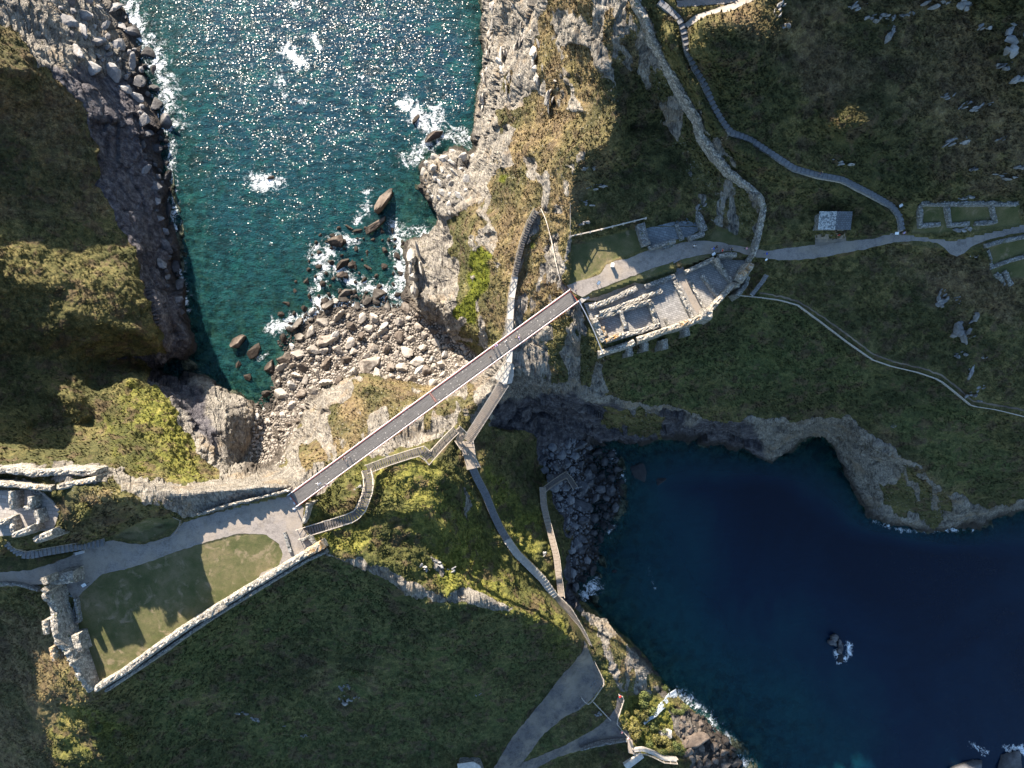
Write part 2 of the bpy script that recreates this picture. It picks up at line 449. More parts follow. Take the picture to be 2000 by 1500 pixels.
ROCK = [
 [(-780,-680),(100,-680),(-60,-40),(0,45),(50,85),(70,130),(95,142),(150,195),(188,295),(195,370),(230,432),(265,485),(275,540),(300,600),(318,690),(245,708),(225,690),(290,715),(286,735),
  (320,765),(338,790),(345,822),(368,850),(392,888),(425,918),(440,945),(520,935),(560,905),(530,765),(400,700),(420,560),(350,400),(345,200),(300,60),(240,-680)],
 [(-780,880),(0,905),(60,912),(190,914),(240,925),(285,942),(330,947),(430,936),(520,928),(575,905),(610,930),(590,985),(560,968),(380,1012),(340,998),(285,982),(250,966),(205,948),(120,945),(-80,948),(-780,930)],
 [(565,880),(590,815),(612,772),(640,758),(700,732),(760,742),(820,760),(870,757),(925,725),(960,690),(1000,650),(1180,700),(1175,760),(900,830),(830,862),(760,885),(690,905),(620,975),(570,940)],
 [(930,-680),(1260,-680),(1255,0),(1292,90),(1337,160),(1382,250),(1440,330),(1484,395),(1470,480),(1440,475),(1385,425),(1350,350),(1300,240),(1235,150),(1205,130),(1200,240),(1140,300),(1118,330),
  (1113,470),(1100,560),(1130,600),(1175,710),(1185,760),(980,780),(960,700),(900,660),(850,640),(790,600),(780,470),(830,450),(800,310),(870,270),(920,290)],
 [(1000,745),(1080,748),(1130,700),(1165,702),(1180,770),(1250,782),(1290,788),(1330,800),(1400,826),(1440,828),(1475,812),(1550,822),(1600,816),(1655,815),(1690,842),(1730,868),(1785,905),(1830,935),(1870,965),(1900,985),(1960,985),(2050,962),(2780,930),
  (2780,1080),(1900,1080),(1700,1040),(1640,900),(1600,860),(1550,890),(1480,905),(1360,880),(1200,905),(1050,905),(1040,850),(960,830),(950,790)],
 [(1100,1165),(1130,1185),(1160,1200),(1215,1245),(1265,1290),(1320,1345),(1300,1362),(1240,1362),(1205,1340),(1190,1290),(1160,1235)],
 [(1040,895),(1075,890),(1068,950),(1090,990),(1105,1050),(1108,1120),(1102,1175),(1170,1185),(1230,1000),(1250,880),(1150,860),(1060,860)],
 [(1300,1385),(1340,1380),(1380,1400),(1460,1450),(1520,1620),(1380,1620),(1340,1470)],
]
VEG = [  # plants growing in among the rock
 [(965,215),(1005,200),(1040,170),(1100,215),(1150,225),(1200,240),(1178,288),(1130,300),(1110,330),(1060,340),(1030,310),(1010,250),(975,240)],
 [(1090,90),(1140,90),(1190,160),(1205,235),(1150,235),(1130,180)],
 [(1200,110),(1280,180),(1300,240),(1220,250),(1195,160)],
 [(965,330),(1010,320),(1050,360),(1050,405),(1030,440),(1020,470),(1000,540),(985,640),(955,660),(945,590),(965,500),(955,420)],
 [(1060,420),(1090,430),(1070,480),(1040,560),(1015,590),(1010,560),(1035,480)],
 [(880,420),(930,400),(950,440),(910,480),(885,500)],
 [(685,740),(740,735),(760,765),(840,775),(900,775),(880,800),(800,790),(740,790),(700,810),(690,770)],
 [(680,820),(705,815),(710,860),(690,870),(675,850)],
 [(890,775),(925,775),(920,800),(895,800)],
 [(590,875),(620,865),(640,890),(600,930),(585,900)],
 [(880,835),(910,815),(920,835),(900,855)],
 [(0,918),(60,925),(110,935),(60,940),(0,930)],
 [(1080,590),(1100,600),(1105,650),(1085,690),(1075,640)],
 [(1135,640),(1160,630),(1180,680),(1150,700),(1135,670)],
 [(1180,795),(1225,800),(1270,830),(1275,855),(1240,850),(1190,820)],
 [(1720,930),(1790,950),(1800,1000),(1740,995)],
 [(1270,1345),(1300,1375),(1310,1400),(1280,1390)], [(1105,1010),(1112,1090),(1100,1090)],
 [(1220,60),(1245,60),(1240,110),(1215,90)],
]
MIXED = [[(960,320),(1010,300),(1060,330),(1115,330),(1115,470),(1100,560),(1060,620),(1000,690),(950,670),(905,640),(885,560),(880,420),(930,390)],
         [(1000,150),(1050,60),(1080,-80),(1190,-80),(1210,40),(1215,100),(1210,150),(1200,240),(1140,300),(1060,330),(980,300),(970,230)],
         [(600,880),(640,830),(690,750),(780,750),(930,760),(950,790),(880,830),(760,865),(690,890),(620,950)], [(0,905),(300,945),(330,1000),(120,960),(0,950)], [(1100,600),(1180,690),(1180,760),(1050,745),(1080,640)],
         [(1225,0),(1255,0),(1292,90),(1337,160),(1382,250),(1440,330),(1484,395),(1470,480),(1440,475),(1385,425),(1350,350),(1300,240),(1235,130)], [(1170,790),(1300,800),(1300,860),(1180,850)], [(1720,880),(1880,980),(1820,1030),(1720,980)], [(1130,1180),(1310,1350),(1240,1360),(1180,1280)]]
MOSS = [[(918,488),(935,478),(955,490),(955,560),(935,580),(925,632),(905,625),(888,620),(885,605),(905,585),(915,560),(912,520)], [(978,340),(995,338),(992,358),(978,355)],
        [(1035,475),(1042,475),(1042,490),(1034,488)], [(1188,690),(1198,688),(1195,700),(1186,700)]]
LUSH = [[(640,920),(730,890),(880,900),(920,960),(960,1040),(1040,1130),(1100,1200),(1140,1300),(1100,1290),(1020,1210),(900,1170),(780,1130),(700,1090),(600,1060)],
        [(210,830),(250,735),(330,745),(345,800),(395,890),(400,945),(300,930),(215,900)], [(110,1370),(210,1380),(270,1420),(250,1500),(120,1560)],
        [(1200,1340),(1320,1380),(1340,1480),(1230,1480)], [(950,900),(1060,1000),(1100,1130),(1060,1150),(960,1000)], [(1165,1240),(1200,1290),(1195,1340),(1180,1320)]]
BROWN = [[(-780,-680),(200,200),(235,400),(150,450),(0,430),(-780,430)], [(960,-680),(1240,-680),(1240,150),(1200,300),(1110,420),(1100,620),(960,640),(900,400)],
         [(1400,-680),(2780,-680),(2780,560),(1900,380),(1600,200),(1400,60)], [(1700,480),(2000,500),(2000,640),(1820,600)], [(590,700),(960,720),(960,800),(830,840),(600,960)],
         [(-780,1180),(90,1200),(180,1500),(180,2180),(-780,2180)], [(100,950),(280,985),(270,1020),(120,1060)], [(1700,800),(1900,950),(1800,950),(1700,860)], [(560,1250),(720,1280),(760,1340),(640,1380),(520,1320)]]
GREEN = [[(1180,640),(1500,560),(1700,700),(1900,800),(2000,980),(1850,930),(1650,790),(1250,790)], [(250,1250),(700,1080),(1100,1250),(1080,1480),(250,1600)]]
LAWN_M = [(148,1165),(172,1135),(200,1122),(270,1105),(345,1077),(400,1060),(465,1042),(520,1040),(545,1062),(552,1082),(545,1105),(515,1120),(505,1150),(420,1205),(250,1305),(185,1345),(165,1310),(148,1250)]
LAWN_I = [[(1116,480),(1250,445),(1262,482),(1240,496),(1200,508),(1184,515),(1172,530),(1150,540),(1112,560)], [(1138,582),(1165,566),(1200,552),(1232,540),(1275,524),(1314,512),(1319,533),(1242,562),(1157,592)],
          [(1331,506),(1391,495),(1400,503),(1345,530),(1334,530)], [(1385,470),(1440,482),(1470,478),(1400,440)],
          [(1795,398),(1990,398),(1995,440),(1900,452),(1780,455)], [(1925,480),(2000,460),(2060,470),(2060,540),(1940,545)]]
LAWN_P = [(220,1048),(280,1058),(340,1030),(352,1016),(300,1008),(250,1030)]
BEACH = [(498,790),(530,770),(520,722),(560,660),(600,605),(640,575),(720,575),(790,585),(850,630),(930,690),(950,715),(880,752),(820,752),(760,738),(700,730),(640,755),(600,800),(570,860),(560,905),(470,935),(490,880)]
DARKROCK_SHADE = [ROCK[0][12:20] + [(440,900),(400,780)], [(95,135),(345,140),(350,400),(400,700),(300,740),(180,700),(120,300)], [(1040,850),(1240,880),(1150,1190),(1100,1190)],
            [(960,785),(1080,775),(1180,785),(1330,815),(1480,830),(1500,920),(1300,920),(1000,900)]]  # south cliffs: their shade deepened by a darker rock colour

# ---- ways: centre line or outline, all in survey pixels
WAY_MAIN_I = [(1112,566),(1124,574),(1137,580),(1165,566),(1200,552),(1232,540),(1275,524),(1314,512),(1331,506),(1360,500),(1391,495),(1430,489),(1476,502),(1520,508),(1560,508),(1620,500),(1690,486),(1740,474),(1790,470),(1830,474),(1845,484),
              (1856,497),(1868,501),(1884,495),(1896,482),(1936,466),(1990,455),(2060,448),(2060,428),(1990,435),(1940,446),(1910,455),(1880,466),(1840,466),(1790,460),(1765,456),(1756,450),(1742,454),(1710,466),(1660,470),(1590,478),(1500,490),(1430,478),(1400,472),
              (1365,470),(1330,474),(1262,490),(1225,505),(1200,510),(1184,517),(1172,536),(1150,544),(1125,550),(1108,558)]
WAY_M = [(-60,1116),(0,1118),(60,1113),(110,1098),(180,1066),(215,1056),(280,1064),(330,1048),(360,1020),(460,990),(563,962),(573,972),(594,992),(590,1030),(612,1062),(580,1085),(520,1130),(505,1150),(498,1140),(512,1118),(545,1105),
         (552,1082),(545,1062),(520,1044),(465,1042),(400,1060),(345,1077),(270,1105),(200,1122),(178,1140),(146,1172),(130,1150),(132,1136),(60,1142),(0,1146),(-60,1146)]
STEPS_HILL = [(1287,2),(1310,20),(1325,35),(1333,52),(1342,90),(1356,130),(1376,165),(1392,205),(1412,240),(1428,258),(1465,272),(1510,302),(1550,328),(1600,342),(1645,350),(1700,378),(1742,402),(1758,424),(1762,450)]
WAY_TOP = [(1322,8),(1360,5),(1420,0),(1475,-14)]
WAY_TOP2 = [(1340,50),(1360,35),(1390,26),(1430,14),(1470,-6)]
WAY_FENCE = [(1484,572),(1530,580),(1566,592),(1608,620),(1658,656),(1706,692),(1744,706),(1796,718),(1838,732),(1868,756),(1900,784),(1945,791),(2060,812)]
WAY_DIRT = [(1422,262),(1412,275),(1402,288)]
PLAZA = [(1144,1258),(1160,1300),(1180,1332),(1156,1365),(1140,1372),(1118,1395),(1080,1418),(1040,1452),(1005,1482),(970,1530),(900,1620),(1000,1620),(1020,1500),(1060,1478),(1050,1470),(1090,1440),(1135,1420),(1165,1402),(1185,1400),(1203,1385),(1214,1358),
         (1218,1385),(1212,1412),(1225,1432),(1234,1452),(1190,1452),(1140,1466),(1080,1485),(1020,1512),(960,1560),(880,1640),(860,1640),(940,1520),(1000,1440),(1065,1360),(1095,1320),(1118,1295),(1140,1272)]
PLAZA = [(1142,1250),(1158,1290),(1181,1332),(1156,1366),(1132,1385),(1100,1402),(1060,1436),(1022,1488),(980,1530),(900,1620),(840,1620),(960,1508),(1000,1440),(1065,1362),(1095,1322),(1116,1300),(1138,1272)]
LOWER_WAY = [(1234,1448),(1185,1452),(1135,1465),(1090,1478),(1040,1505),(990,1540),(930,1620),(905,1620),(985,1520),(1024,1488),(1060,1474),(1110,1452),(1160,1425),(1186,1404),(1203,1382),(1209,1352),(1218,1360),(1213,1385),(1205,1405),(1228,1432)]

STRIPS = [strip_poly(c, w_) for c, w_ in (
 ([(583,1043),(650,1022),(694,1008),(706,995),(719,962),(722,940),(717,917)], 21), ([(710,917),(760,900),(800,887),(826,880),(842,895),(850,882),(870,860),(896,834)], 20),
 ([(913,861),(948,806),(985,748)], 22), ([(905,850),(925,890),(930,930),(948,965),(976,1030),(990,1054),(1035,1107),(1060,1132),(1084,1166),(1110,1192),(1138,1240),(1148,1262)], 20),
 ([(1096,1166),(1091,1125),(1086,1085),(1077,1050),(1067,1012),(1061,985),(1059,950)], 15), ([(1048,412),(1034,437),(1022,470),(1013,505),(1006,540),(1000,575),(997,610),(996,650),(997,690),(990,722),(984,750)], 15),
 ([(204,1059),(150,1068),(90,1078),(42,1083),(28,1072),(14,1060)], 17))]
rockm = msk(*ROCK, soft=1, wob=7)
vegin = msk(*VEG, *MOSS, soft=2, wob=9, seed=9)
mixed = msk(*MIXED, soft=6, wob=14, seed=12)
rockm = rockm * (1 - vegin)
ribs = fbm(np.stack([PX, PY, 0 * PX], -1), (22, 75, 50), 4, 33)
rockm = rockm * (1 - mixed * np.clip(.50 - ribs * 1.2, 0, .85))
crest = msk(strip_poly([(640,1078),(672,1092),(705,1096),(745,1108),(790,1145),(850,1165),(905,1165),(960,1178),(1000,1190)], [3, 6, 14, 18, 20, 12, 22, 26, 8]), strip_poly([(905,950),(915,985),(905,1010)], [4, 12, 4]), strip_poly([(835,1085),(850,1100),(862,1130)], [6, 18, 5]), soft=1, wob=5)
rockm = np.maximum(rockm, crest * .85)
lawn = msk(LAWN_M, LAWN_P, *LAWN_I, soft=1, wob=1.5)
moss = msk(*MOSS, soft=1, wob=5)
lush = msk(*LUSH, soft=6, wob=12)
brown = msk(*BROWN, soft=8, wob=20)
green = msk(*GREEN, soft=10, wob=20)
sand = msk(BEACH, soft=2, wob=4)
dark = msk(*DARKROCK_SHADE, soft=4, wob=10)
hard = msk(COURT_M, WARD, COURT_I, HALLS, soft=0)
ways = msk(strip_poly(STEPS_HILL, 15), strip_poly(WAY_TOP, 16), strip_poly(WAY_TOP2, 14), strip_poly(WAY_FENCE, 9), PLAZA, LOWER_WAY, WAY_MAIN_I, WAY_M, soft=1)
stripm = msk(*STRIPS, soft=1)
wayn = msk(strip_poly(STEPS_HILL, 15), strip_poly(WAY_TOP, 16), strip_poly(WAY_TOP2, 14), PLAZA, LOWER_WAY, soft=0)
sea = msk([(x, y) for x, y in SEA_W], [(x, y) for x, y in SEA_E], soft=1)
flatm = np.clip(np.maximum.reduce([hard, ways, lawn]), 0, 1)
rockm = rockm * (1 - flatm)

def world(Z):
    k = (H - Z) / F
    return np.stack([(PX - 1000) * k, (750 - PY) * k, Z], -1)
def normals(P):
    du = np.gradient(P, axis=1); dv = np.gradient(P, axis=0)
    n = np.cross(dv, du); n /= np.linalg.norm(n, axis=-1, keepdims=True) + 1e-9
    return n
P0 = world(Z0)
N0 = normals(np.stack([blur(P0[..., i], 6) for i in range(3)], -1))
ridx = rockm > 0.02
Prk = P0[ridx]
# bedded slate: blocks stretched along the beds
ca, sa = math.cos(0.45), math.sin(0.45)
Q = np.stack([Prk[:, 0] * ca + Prk[:, 1] * sa, -Prk[:, 0] * sa + Prk[:, 1] * ca, Prk[:, 2] + 0.35 * Prk[:, 0]], -1)
Q = Q + 0.8 * np.stack([vnoise(Prk, 4.0, 70), vnoise(Prk, 4.0, 71), vnoise(Prk, 4.0, 72)], -1)
h1, c1 = blocks(Q, (6.5, 11.0, 7.0), 11, 1.3)
h2, c2 = blocks(Q, (2.2, 4.6, 2.6), 23, 1.0)
h3 = fbm(Q, (.5, 2.2, .9), 2, 31)
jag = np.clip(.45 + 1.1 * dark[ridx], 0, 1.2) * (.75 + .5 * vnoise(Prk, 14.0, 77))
rk = jag * (1.15 * h1 + 0.42 * h2) + 0.14 * h3 - 0.30 * (1 - np.clip(c1 / .12, 0, 1)) - 0.16 * (1 - np.clip(c2 / .15, 0, 1))
rk += 1.0 * fbm(Prk, (8, 8, 12), 4, 40)
# bedding: saw-toothed ledges running with the spur, each bed of its own thickness
sb_ = (Prk[:, 0] * .95 + Prk[:, 1] * .22 - Prk[:, 2] * .5 + 2.2 * fbm(Prk, 9.0, 3, 44)) / 1.9
fl_ = np.floor(sb_); fr_ = sb_ - fl_; am_ = _h(fl_.astype(np.int64), (Prk[:, 1] / 7).astype(np.int64), 0 * fl_.astype(np.int64), 5)
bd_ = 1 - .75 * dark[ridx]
rk += bd_ * (.75 * am_ + .15) * (np.clip(fr_ * 1.25, 0, 1) ** .8 - np.clip((fr_ - .86) / .14, 0, 1) * 1.0)
sb2 = sb_ * 3.3 + .3 * vnoise(Prk, 1.2, 46); f2 = sb2 - np.floor(sb2); rk += bd_ * .16 * (f2 - np.clip((f2 - .8) / .2, 0, 1))
D = np.zeros(PX.shape)
D[ridx] = rk
crack = np.zeros(PX.shape); crack[ridx] = (1 - np.clip(c1 / .10, 0, 1)) * .7 + .3 * (1 - np.clip(c2 / .12, 0, 1))
vegm = np.clip(1 - rockm - flatm - sand - sea, 0, 1)
infr = (PX > -150) & (PX < 2150) & (PY > -150) & (PY < 1650)
Pv = P0[infr]
clump = np.zeros(PX.shape)
cl = .95 * fbm(Pv, (11, 6.5, 9), 3, 60) + 0.25 * np.abs(vnoise(Pv, 1.9, 64)) + 0.5 * fbm(Pv, 2.6, 2, 61) + 0.34 * np.abs(vnoise(Pv, 1.25, 62)) + 0.2 * vnoise(Pv, 0.62, 63)
clump[infr] = cl
big = fbm(P0, (28, 28, 40), 3, 66)
lushb = 1 + 0.35 * lush
edge = np.clip(1 - np.maximum(blur(flatm, 3) * 1.3, blur(stripm, 2) * 1.2), 0, 1)
amp_r = rockm * edge * (1 - .6 * msk(ROCK[1], soft=4))
disp = D * amp_r * 0.9 + vegm * edge * (clump * 0.75 * lushb) + np.clip(1 - sea - flatm, 0, 1) * edge * big * 0.45
disp += sand * 0.18 * vnoise(P0, 1.5, 80)
disp += sea * np.clip(-Z0 / 3.0, 0, 1) * (fbm(P0, (6, 6, 6), 3, 90) * 0.5 + fbm(P0, 22.0, 2, 91) * .9)
P1 = P0 + N0 * disp[..., None]
P1[..., 2] -= blur(wayn, 1) * 0.16 + stripm * .45
hit = lawn * (1 - 0) * 0.02
P1[..., 2] += hit * vnoise(P0, .5, 95)
ZT = P1[..., 2].copy()

# quick look-up of the finished ground height in survey pixels (fine part of the grid)
FX0 = int(np.searchsorted(UX, -40)); FX1 = int(np.searchsorted(UX, 2040.5)); FY0 = int(np.searchsorted(UY, -40)); FY1 = int(np.searchsorted(UY, 1540.5))
ZF = ZT[FY0:FY1, FX0:FX1]
def zt(px, py):
    "ground height seen at photo pixel"
    fx = min(max((px + 40) / 2.0, 0), ZF.shape[1] - 1.001); fy = min(max((py + 40) / 2.0, 0), ZF.shape[0] - 1.001)
    i, j = int(fx), int(fy); u, v = fx - i, fy - j
    return float((ZF[j, i] * (1 - u) + ZF[j, i + 1] * u) * (1 - v) + (ZF[j + 1, i] * (1 - u) + ZF[j + 1, i + 1] * u) * v)
def G(px, py, dz=0.0):
    return W(px, py, zt(px, py) + dz)

def grid_mesh(name, P, keep=None):
    ny, nx = P.shape[:2]
    me = bpy.data.meshes.new(name)
    idx = np.arange(ny * nx).reshape(ny, nx)
    q = np.stack([idx[:-1, :-1], idx[1:, :-1], idx[1:, 1:], idx[:-1, 1:]], -1).reshape(-1, 4)
    if keep is not None: q = q[keep.reshape(-1)]
    me.vertices.add(ny * nx); me.vertices.foreach_set('co', P.reshape(-1).astype(np.float32))
    me.loops.add(q.size); me.loops.foreach_set('vertex_index', q.reshape(-1).astype(np.int32))
    me.polygons.add(len(q)); me.polygons.foreach_set('loop_start', (np.arange(len(q)) * 4).astype(np.int32))
    me.update(calc_edges=True); me.validate()
    return me
def add_attr(me, name, chans):
    a = me.attributes.new(name, 'FLOAT_COLOR', 'POINT')
    d = np.ones((chans[0].size, 4), np.float32)
    for i, c in enumerate(chans): d[:, i] = c.reshape(-1)
    a.data.foreach_set('color', d.reshape(-1))

# ---------------------------------------------------------------- materials
class NB:
    "tiny node builder"
    def __init__(s, name):
        s.mat = bpy.data.materials.new(name); s.mat.use_nodes = True
        s.t = s.mat.node_tree; s.n = s.t.nodes; s.l = s.t.links
        s.bsdf = s.n['Principled BSDF']; s.out = s.n['Material Output']
        s.geo = s.n.new('ShaderNodeNewGeometry').outputs['Position']
        s.obj = None
    def local(s):
        if s.obj is None: s.obj = s.n.new('ShaderNodeTexCoord').outputs['Object']
        return s.obj
    def put(s, sock, v):
        if isinstance(v, bpy.types.NodeSocket): s.l.new(v, sock)
        elif v is not None:
            if hasattr(sock, 'default_value') and isinstance(v, (tuple, list)) and len(v) == 3 and sock.type == 'RGBA': v = (*v, 1)
            sock.default_value = v
    def noise(s, scale, detail=4, rough=.55, vec=None, dist=0):
        x = s.n.new('ShaderNodeTexNoise'); s.put(x.inputs['Vector'], vec or s.geo)
        x.inputs['Scale'].default_value = scale; x.inputs['Detail'].default_value = detail; x.inputs['Roughness'].default_value = rough; x.inputs['Distortion'].default_value = dist
        return x.outputs[0]
    def vor(s, scale, feature='F1', out='Distance', vec=None, rnd=1.0):
        x = s.n.new('ShaderNodeTexVoronoi'); x.feature = feature; s.put(x.inputs['Vector'], vec or s.geo)
        x.inputs['Scale'].default_value = scale; x.inputs['Randomness'].default_value = rnd
        return x.outputs[out]
    def mapv(s, scale, rot=(0, 0, 0), vec=None):
        x = s.n.new('ShaderNodeMapping'); s.put(x.inputs['Vector'], vec or s.geo)
        x.inputs['Scale'].default_value = scale; x.inputs['Rotation'].default_value = rot
        return x.outputs[0]
    def ramp(s, f, stops, interp='LINEAR'):
        x = s.n.new('ShaderNodeValToRGB'); s.put(x.inputs[0], f); e = x.color_ramp.elements; x.color_ramp.interpolation = interp
        while len(e) > 1: e.remove(e[-1])
        for i, (p, c) in enumerate(stops):
            if not isinstance(c, (tuple, list)): c = (c, c, c)
            q = e[0] if i == 0 else e.new(p)
            q.position = p; q.color = (*c, 1)
        return x.outputs[0]
    def mix(s, f, a, b, mode='MIX'):
        x = s.n.new('ShaderNodeMix'); x.data_type = 'RGBA'; x.blend_type = mode
        s.put(x.inputs[0], f); s.put(x.inputs[6], a); s.put(x.inputs[7], b)
        return x.outputs[2]
    def math(s, op, a, b=None, clamp=False):
        x = s.n.new('ShaderNodeMath'); x.operation = op; x.use_clamp = clamp; s.put(x.inputs[0], a)
        if b is not None: s.put(x.inputs[1], b)
        return x.outputs[0]
    def attr(s, name):
        x = s.n.new('ShaderNodeAttribute'); x.attribute_name = name
        y = s.n.new('ShaderNodeSeparateColor'); s.l.new(x.outputs['Color'], y.inputs[0])
        return y.outputs[0], y.outputs[1], y.outputs[2], x.outputs['Alpha']
    def bump(s, h, strength=.6, dist=.1, norm=None):
        x = s.n.new('ShaderNodeBump'); s.put(x.inputs['Height'], h); x.inputs['Strength'].default_value = strength; x.inputs['Distance'].default_value = dist
        if norm: s.put(x.inputs['Normal'], norm)
        return x.outputs[0]
    def facets(b, amp, scale):
        "small wave facets: every facet has its own random slope, so some of them mirror the sun"
        v = b.n.new('ShaderNodeTexVoronoi'); b.l.new(b.mapv((1.15, 1.7, 0), (0, 0, .35)), v.inputs['Vector']); v.inputs['Scale'].default_value = scale
        q = []
        for k in (0, 1):
            wn = b.n.new('ShaderNodeTexWhiteNoise'); wn.noise_dimensions = '4D'; b.l.new(v.outputs['Position'], wn.inputs['Vector']); wn.inputs['W'].default_value = k * 3.7 + 1
            sp = b.n.new('ShaderNodeSeparateColor'); b.l.new(wn.outputs['Color'], sp.inputs[0])
            q.append(b.math('MULTIPLY', b.math('SUBTRACT', b.math('ADD', b.math('ADD', sp.outputs[0], sp.outputs[1]), sp.outputs[2]), 1.5), amp))
        c = b.n.new('ShaderNodeCombineXYZ'); b.l.new(q[0], c.inputs[0]); b.l.new(q[1], c.inputs[1]); c.inputs[2].default_value = 1
        n = b.n.new('ShaderNodeVectorMath'); n.operation = 'NORMALIZE'; b.l.new(c.outputs[0], n.inputs[0])
        return n.outputs[0]
    def done(s, col, rough=.85, norm=None, spec=.3, metal=0):
        s.put(s.bsdf.inputs['Base Color'], col); s.put(s.bsdf.inputs['Roughness'], rough)
        s.bsdf.inputs['Specular IOR Level'].default_value = spec; s.bsdf.inputs['Metallic'].default_value = metal
        if norm: s.put(s.bsdf.inputs['Normal'], norm)
        return s.mat

def mat_ground():
    b = NB('moor_ground')
    rock, lushf, brownf, mossf = b.attr('mA')
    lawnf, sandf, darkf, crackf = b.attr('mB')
    greenf, seaf, mixf, _ = b.attr('mC')
    n1 = b.noise(0.12, 5, .6); n2 = b.noise(0.7, 5, .65); n3 = b.noise(3.2, 4, .7); n4 = b.noise(9, 3, .6)
    tuft = b.math('ADD', b.math('MULTIPLY', n2, .5), b.math('MULTIPLY', n3, .5))
    veg = b.ramp(tuft, [(.34, (0.068, 0.073, 0.030)), (.46, (0.100, 0.096, 0.037)), (.56, (0.194, 0.163, 0.066)), (.68, (0.315, 0.250, 0.114))])
    vegb = b.ramp(tuft, [(.34, (0.087, 0.066, 0.039)), (.46, (0.139, 0.101, 0.054)), (.56, (0.244, 0.184, 0.095)), (.68, (0.383, 0.300, 0.164))])
    vegg = b.ramp(tuft, [(.34, (0.046, 0.065, 0.026)), (.46, (0.065, 0.084, 0.030)), (.56, (0.120, 0.136, 0.050)), (.68, (0.212, 0.190, 0.088))])
    vegl = b.ramp(tuft, [(.36, (0.081, 0.094, 0.022)), (.47, (0.128, 0.136, 0.028)), (.57, (0.251, 0.240, 0.048)), (.68, (0.436, 0.355, 0.113))])
    c = b.mix(b.math('MULTIPLY', brownf, b.ramp(n1, [(.38, .35), (.55, 1.0)])), veg, vegb)
    c = b.mix(b.math('MULTIPLY', greenf, b.ramp(n1, [(.35, 1.0), (.62, .4)])), c, vegg)
    c = b.mix(b.math('MULTIPLY', lushf, b.ramp(n1, [(.35, 1.0), (.65, .55)])), c, vegl)
    # patches of heather, dead bracken and green
    n0 = b.noise(0.05, 4, .6)
    c = b.mix(b.ramp(n0, [(.47, 0), (.58, .75)]), c, b.ramp(tuft, [(.34, (.034, .040, .020)), (.56, (.075, .078, .030)), (.7, (.16, .145, .068))]))
    c = b.mix(b.ramp(b.noise(0.25, 4, .7), [(.53, 0), (.60, .75)]), c, b.ramp(tuft, [(.36, (.065, .046, .030)), (.62, (.165, .118, .070))]))
    c = b.mix(b.math('MULTIPLY', mixf, b.ramp(b.noise(1.9, 5, .8), [(.60, 0), (.635, .9)])), c, (.36, .335, .29))
    mossc = b.ramp(tuft, [(.38, (.045, .058, .010)), (.5, (.095, .112, .012)), (.64, (.19, .195, .025))])
    c = b.mix(mossf, c, mossc)
    # rock
    rv = b.mapv((1, 1, 1), (0.3, 0.2, 0.5))
    beds = b.noise(1.0, 7, .72, b.mapv((3.4, .5, 1.6), (0, .35, .12)))
    rn = b.noise(.35, 6, .7)
    lich = b.noise(1.7, 5, .7)
    rc = b.ramp(b.math('ADD', b.math('MULTIPLY', beds, .6), b.math('MULTIPLY', rn, .4)),
                [(.36, (.050, .046, .044)), (.44, (.14, .128, .117)), (.51, (.29, .262, .222)), (.60, (.44, .405, .350)), (.74, (.60, .57, .52))])
    rc = b.mix(b.ramp(b.noise(.16, 4, .6), [(.54, 0), (.66, .6)]), rc, (.33, .25, .165))
    rc = b.mix(b.ramp(lich, [(.60, 0), (.68, .75)]), rc, (.46, .44, .40))
    rc = b.mix(b.ramp(b.noise(.9, 5, .7), [(.605, 0), (.66, .85)]), rc, b.ramp(tuft, [(.4, (.05, .05, .02)), (.6, (.15, .13, .055))]))
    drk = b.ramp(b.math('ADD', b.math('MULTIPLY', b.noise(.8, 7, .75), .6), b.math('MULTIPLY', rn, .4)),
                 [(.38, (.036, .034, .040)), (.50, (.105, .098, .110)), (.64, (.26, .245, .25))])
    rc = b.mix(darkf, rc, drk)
    rc = b.mix(b.math('MULTIPLY', crackf, .4), rc, (.045, .038, .032))
    pos = b.n.new('ShaderNodeSeparateXYZ'); b.l.new(b.geo, pos.inputs[0])
    zz = b.math('ADD', pos.outputs[2], b.math('MULTIPLY', rn, -3.0))
    wet = b.ramp(b.math('DIVIDE', zz, 10.0, clamp=True), [(0.0, .9), (.12, .45), (.3, 0)])
    rc = b.mix(wet, rc, (.05, .042, .036))
    rf = b.ramp(b.math('ADD', rock, b.math('MULTIPLY', b.math('SUBTRACT', b.math('ADD', b.math('MULTIPLY', b.noise(1.1, 5, .7), .5), b.math('MULTIPLY', b.noise(.5, 5, .7, b.mapv((1.6, .5, 1), (0, 0, .1))), .5)), .5), 1.7)), [(.44, 0), (.54, 1)])
    c = b.mix(rf, c, rc)
    # beach and lawns
    sc = b.ramp(b.noise(2.2, 5, .7), [(.35, (.03, .025, .022)), (.5, (.10, .085, .07)), (.65, (.24, .21, .18))])
    c = b.mix(sandf, c, sc)
    lw = b.ramp(b.math('ADD', b.math('MULTIPLY', b.noise(.22, 4, .6), .6), b.math('MULTIPLY', n4, .4)), [(.36, (.050, .060, .022)), (.5, (.100, .096, .042)), (.62, (.165, .132, .074))])
    lw = b.mix(b.ramp(b.noise(.33, 5, .65, dist=.6), [(.56, 0), (.68, .75)]), lw, (.24, .185, .12))
    lw = b.mix(b.ramp(b.noise(1.1, 5, .75), [(.52, 0), (.66, .5)]), lw, (.055, .075, .022))
    c = b.mix(lawnf, c, lw)
    bed = b.ramp(b.noise(.40, 6, .72), [(.42, (.010, .014, .010)), (.5, (.05, .06, .04)), (.58, (.13, .14, .10))])
    c = b.mix(seaf, c, bed)
    hgt = b.mix(rf, b.math('ADD', b.math('MULTIPLY', n3, .8), b.math('MULTIPLY', n4, .4)), b.math('ADD', b.math('MULTIPLY', beds, 1.6), b.math('MULTIPLY', lich, .8)))
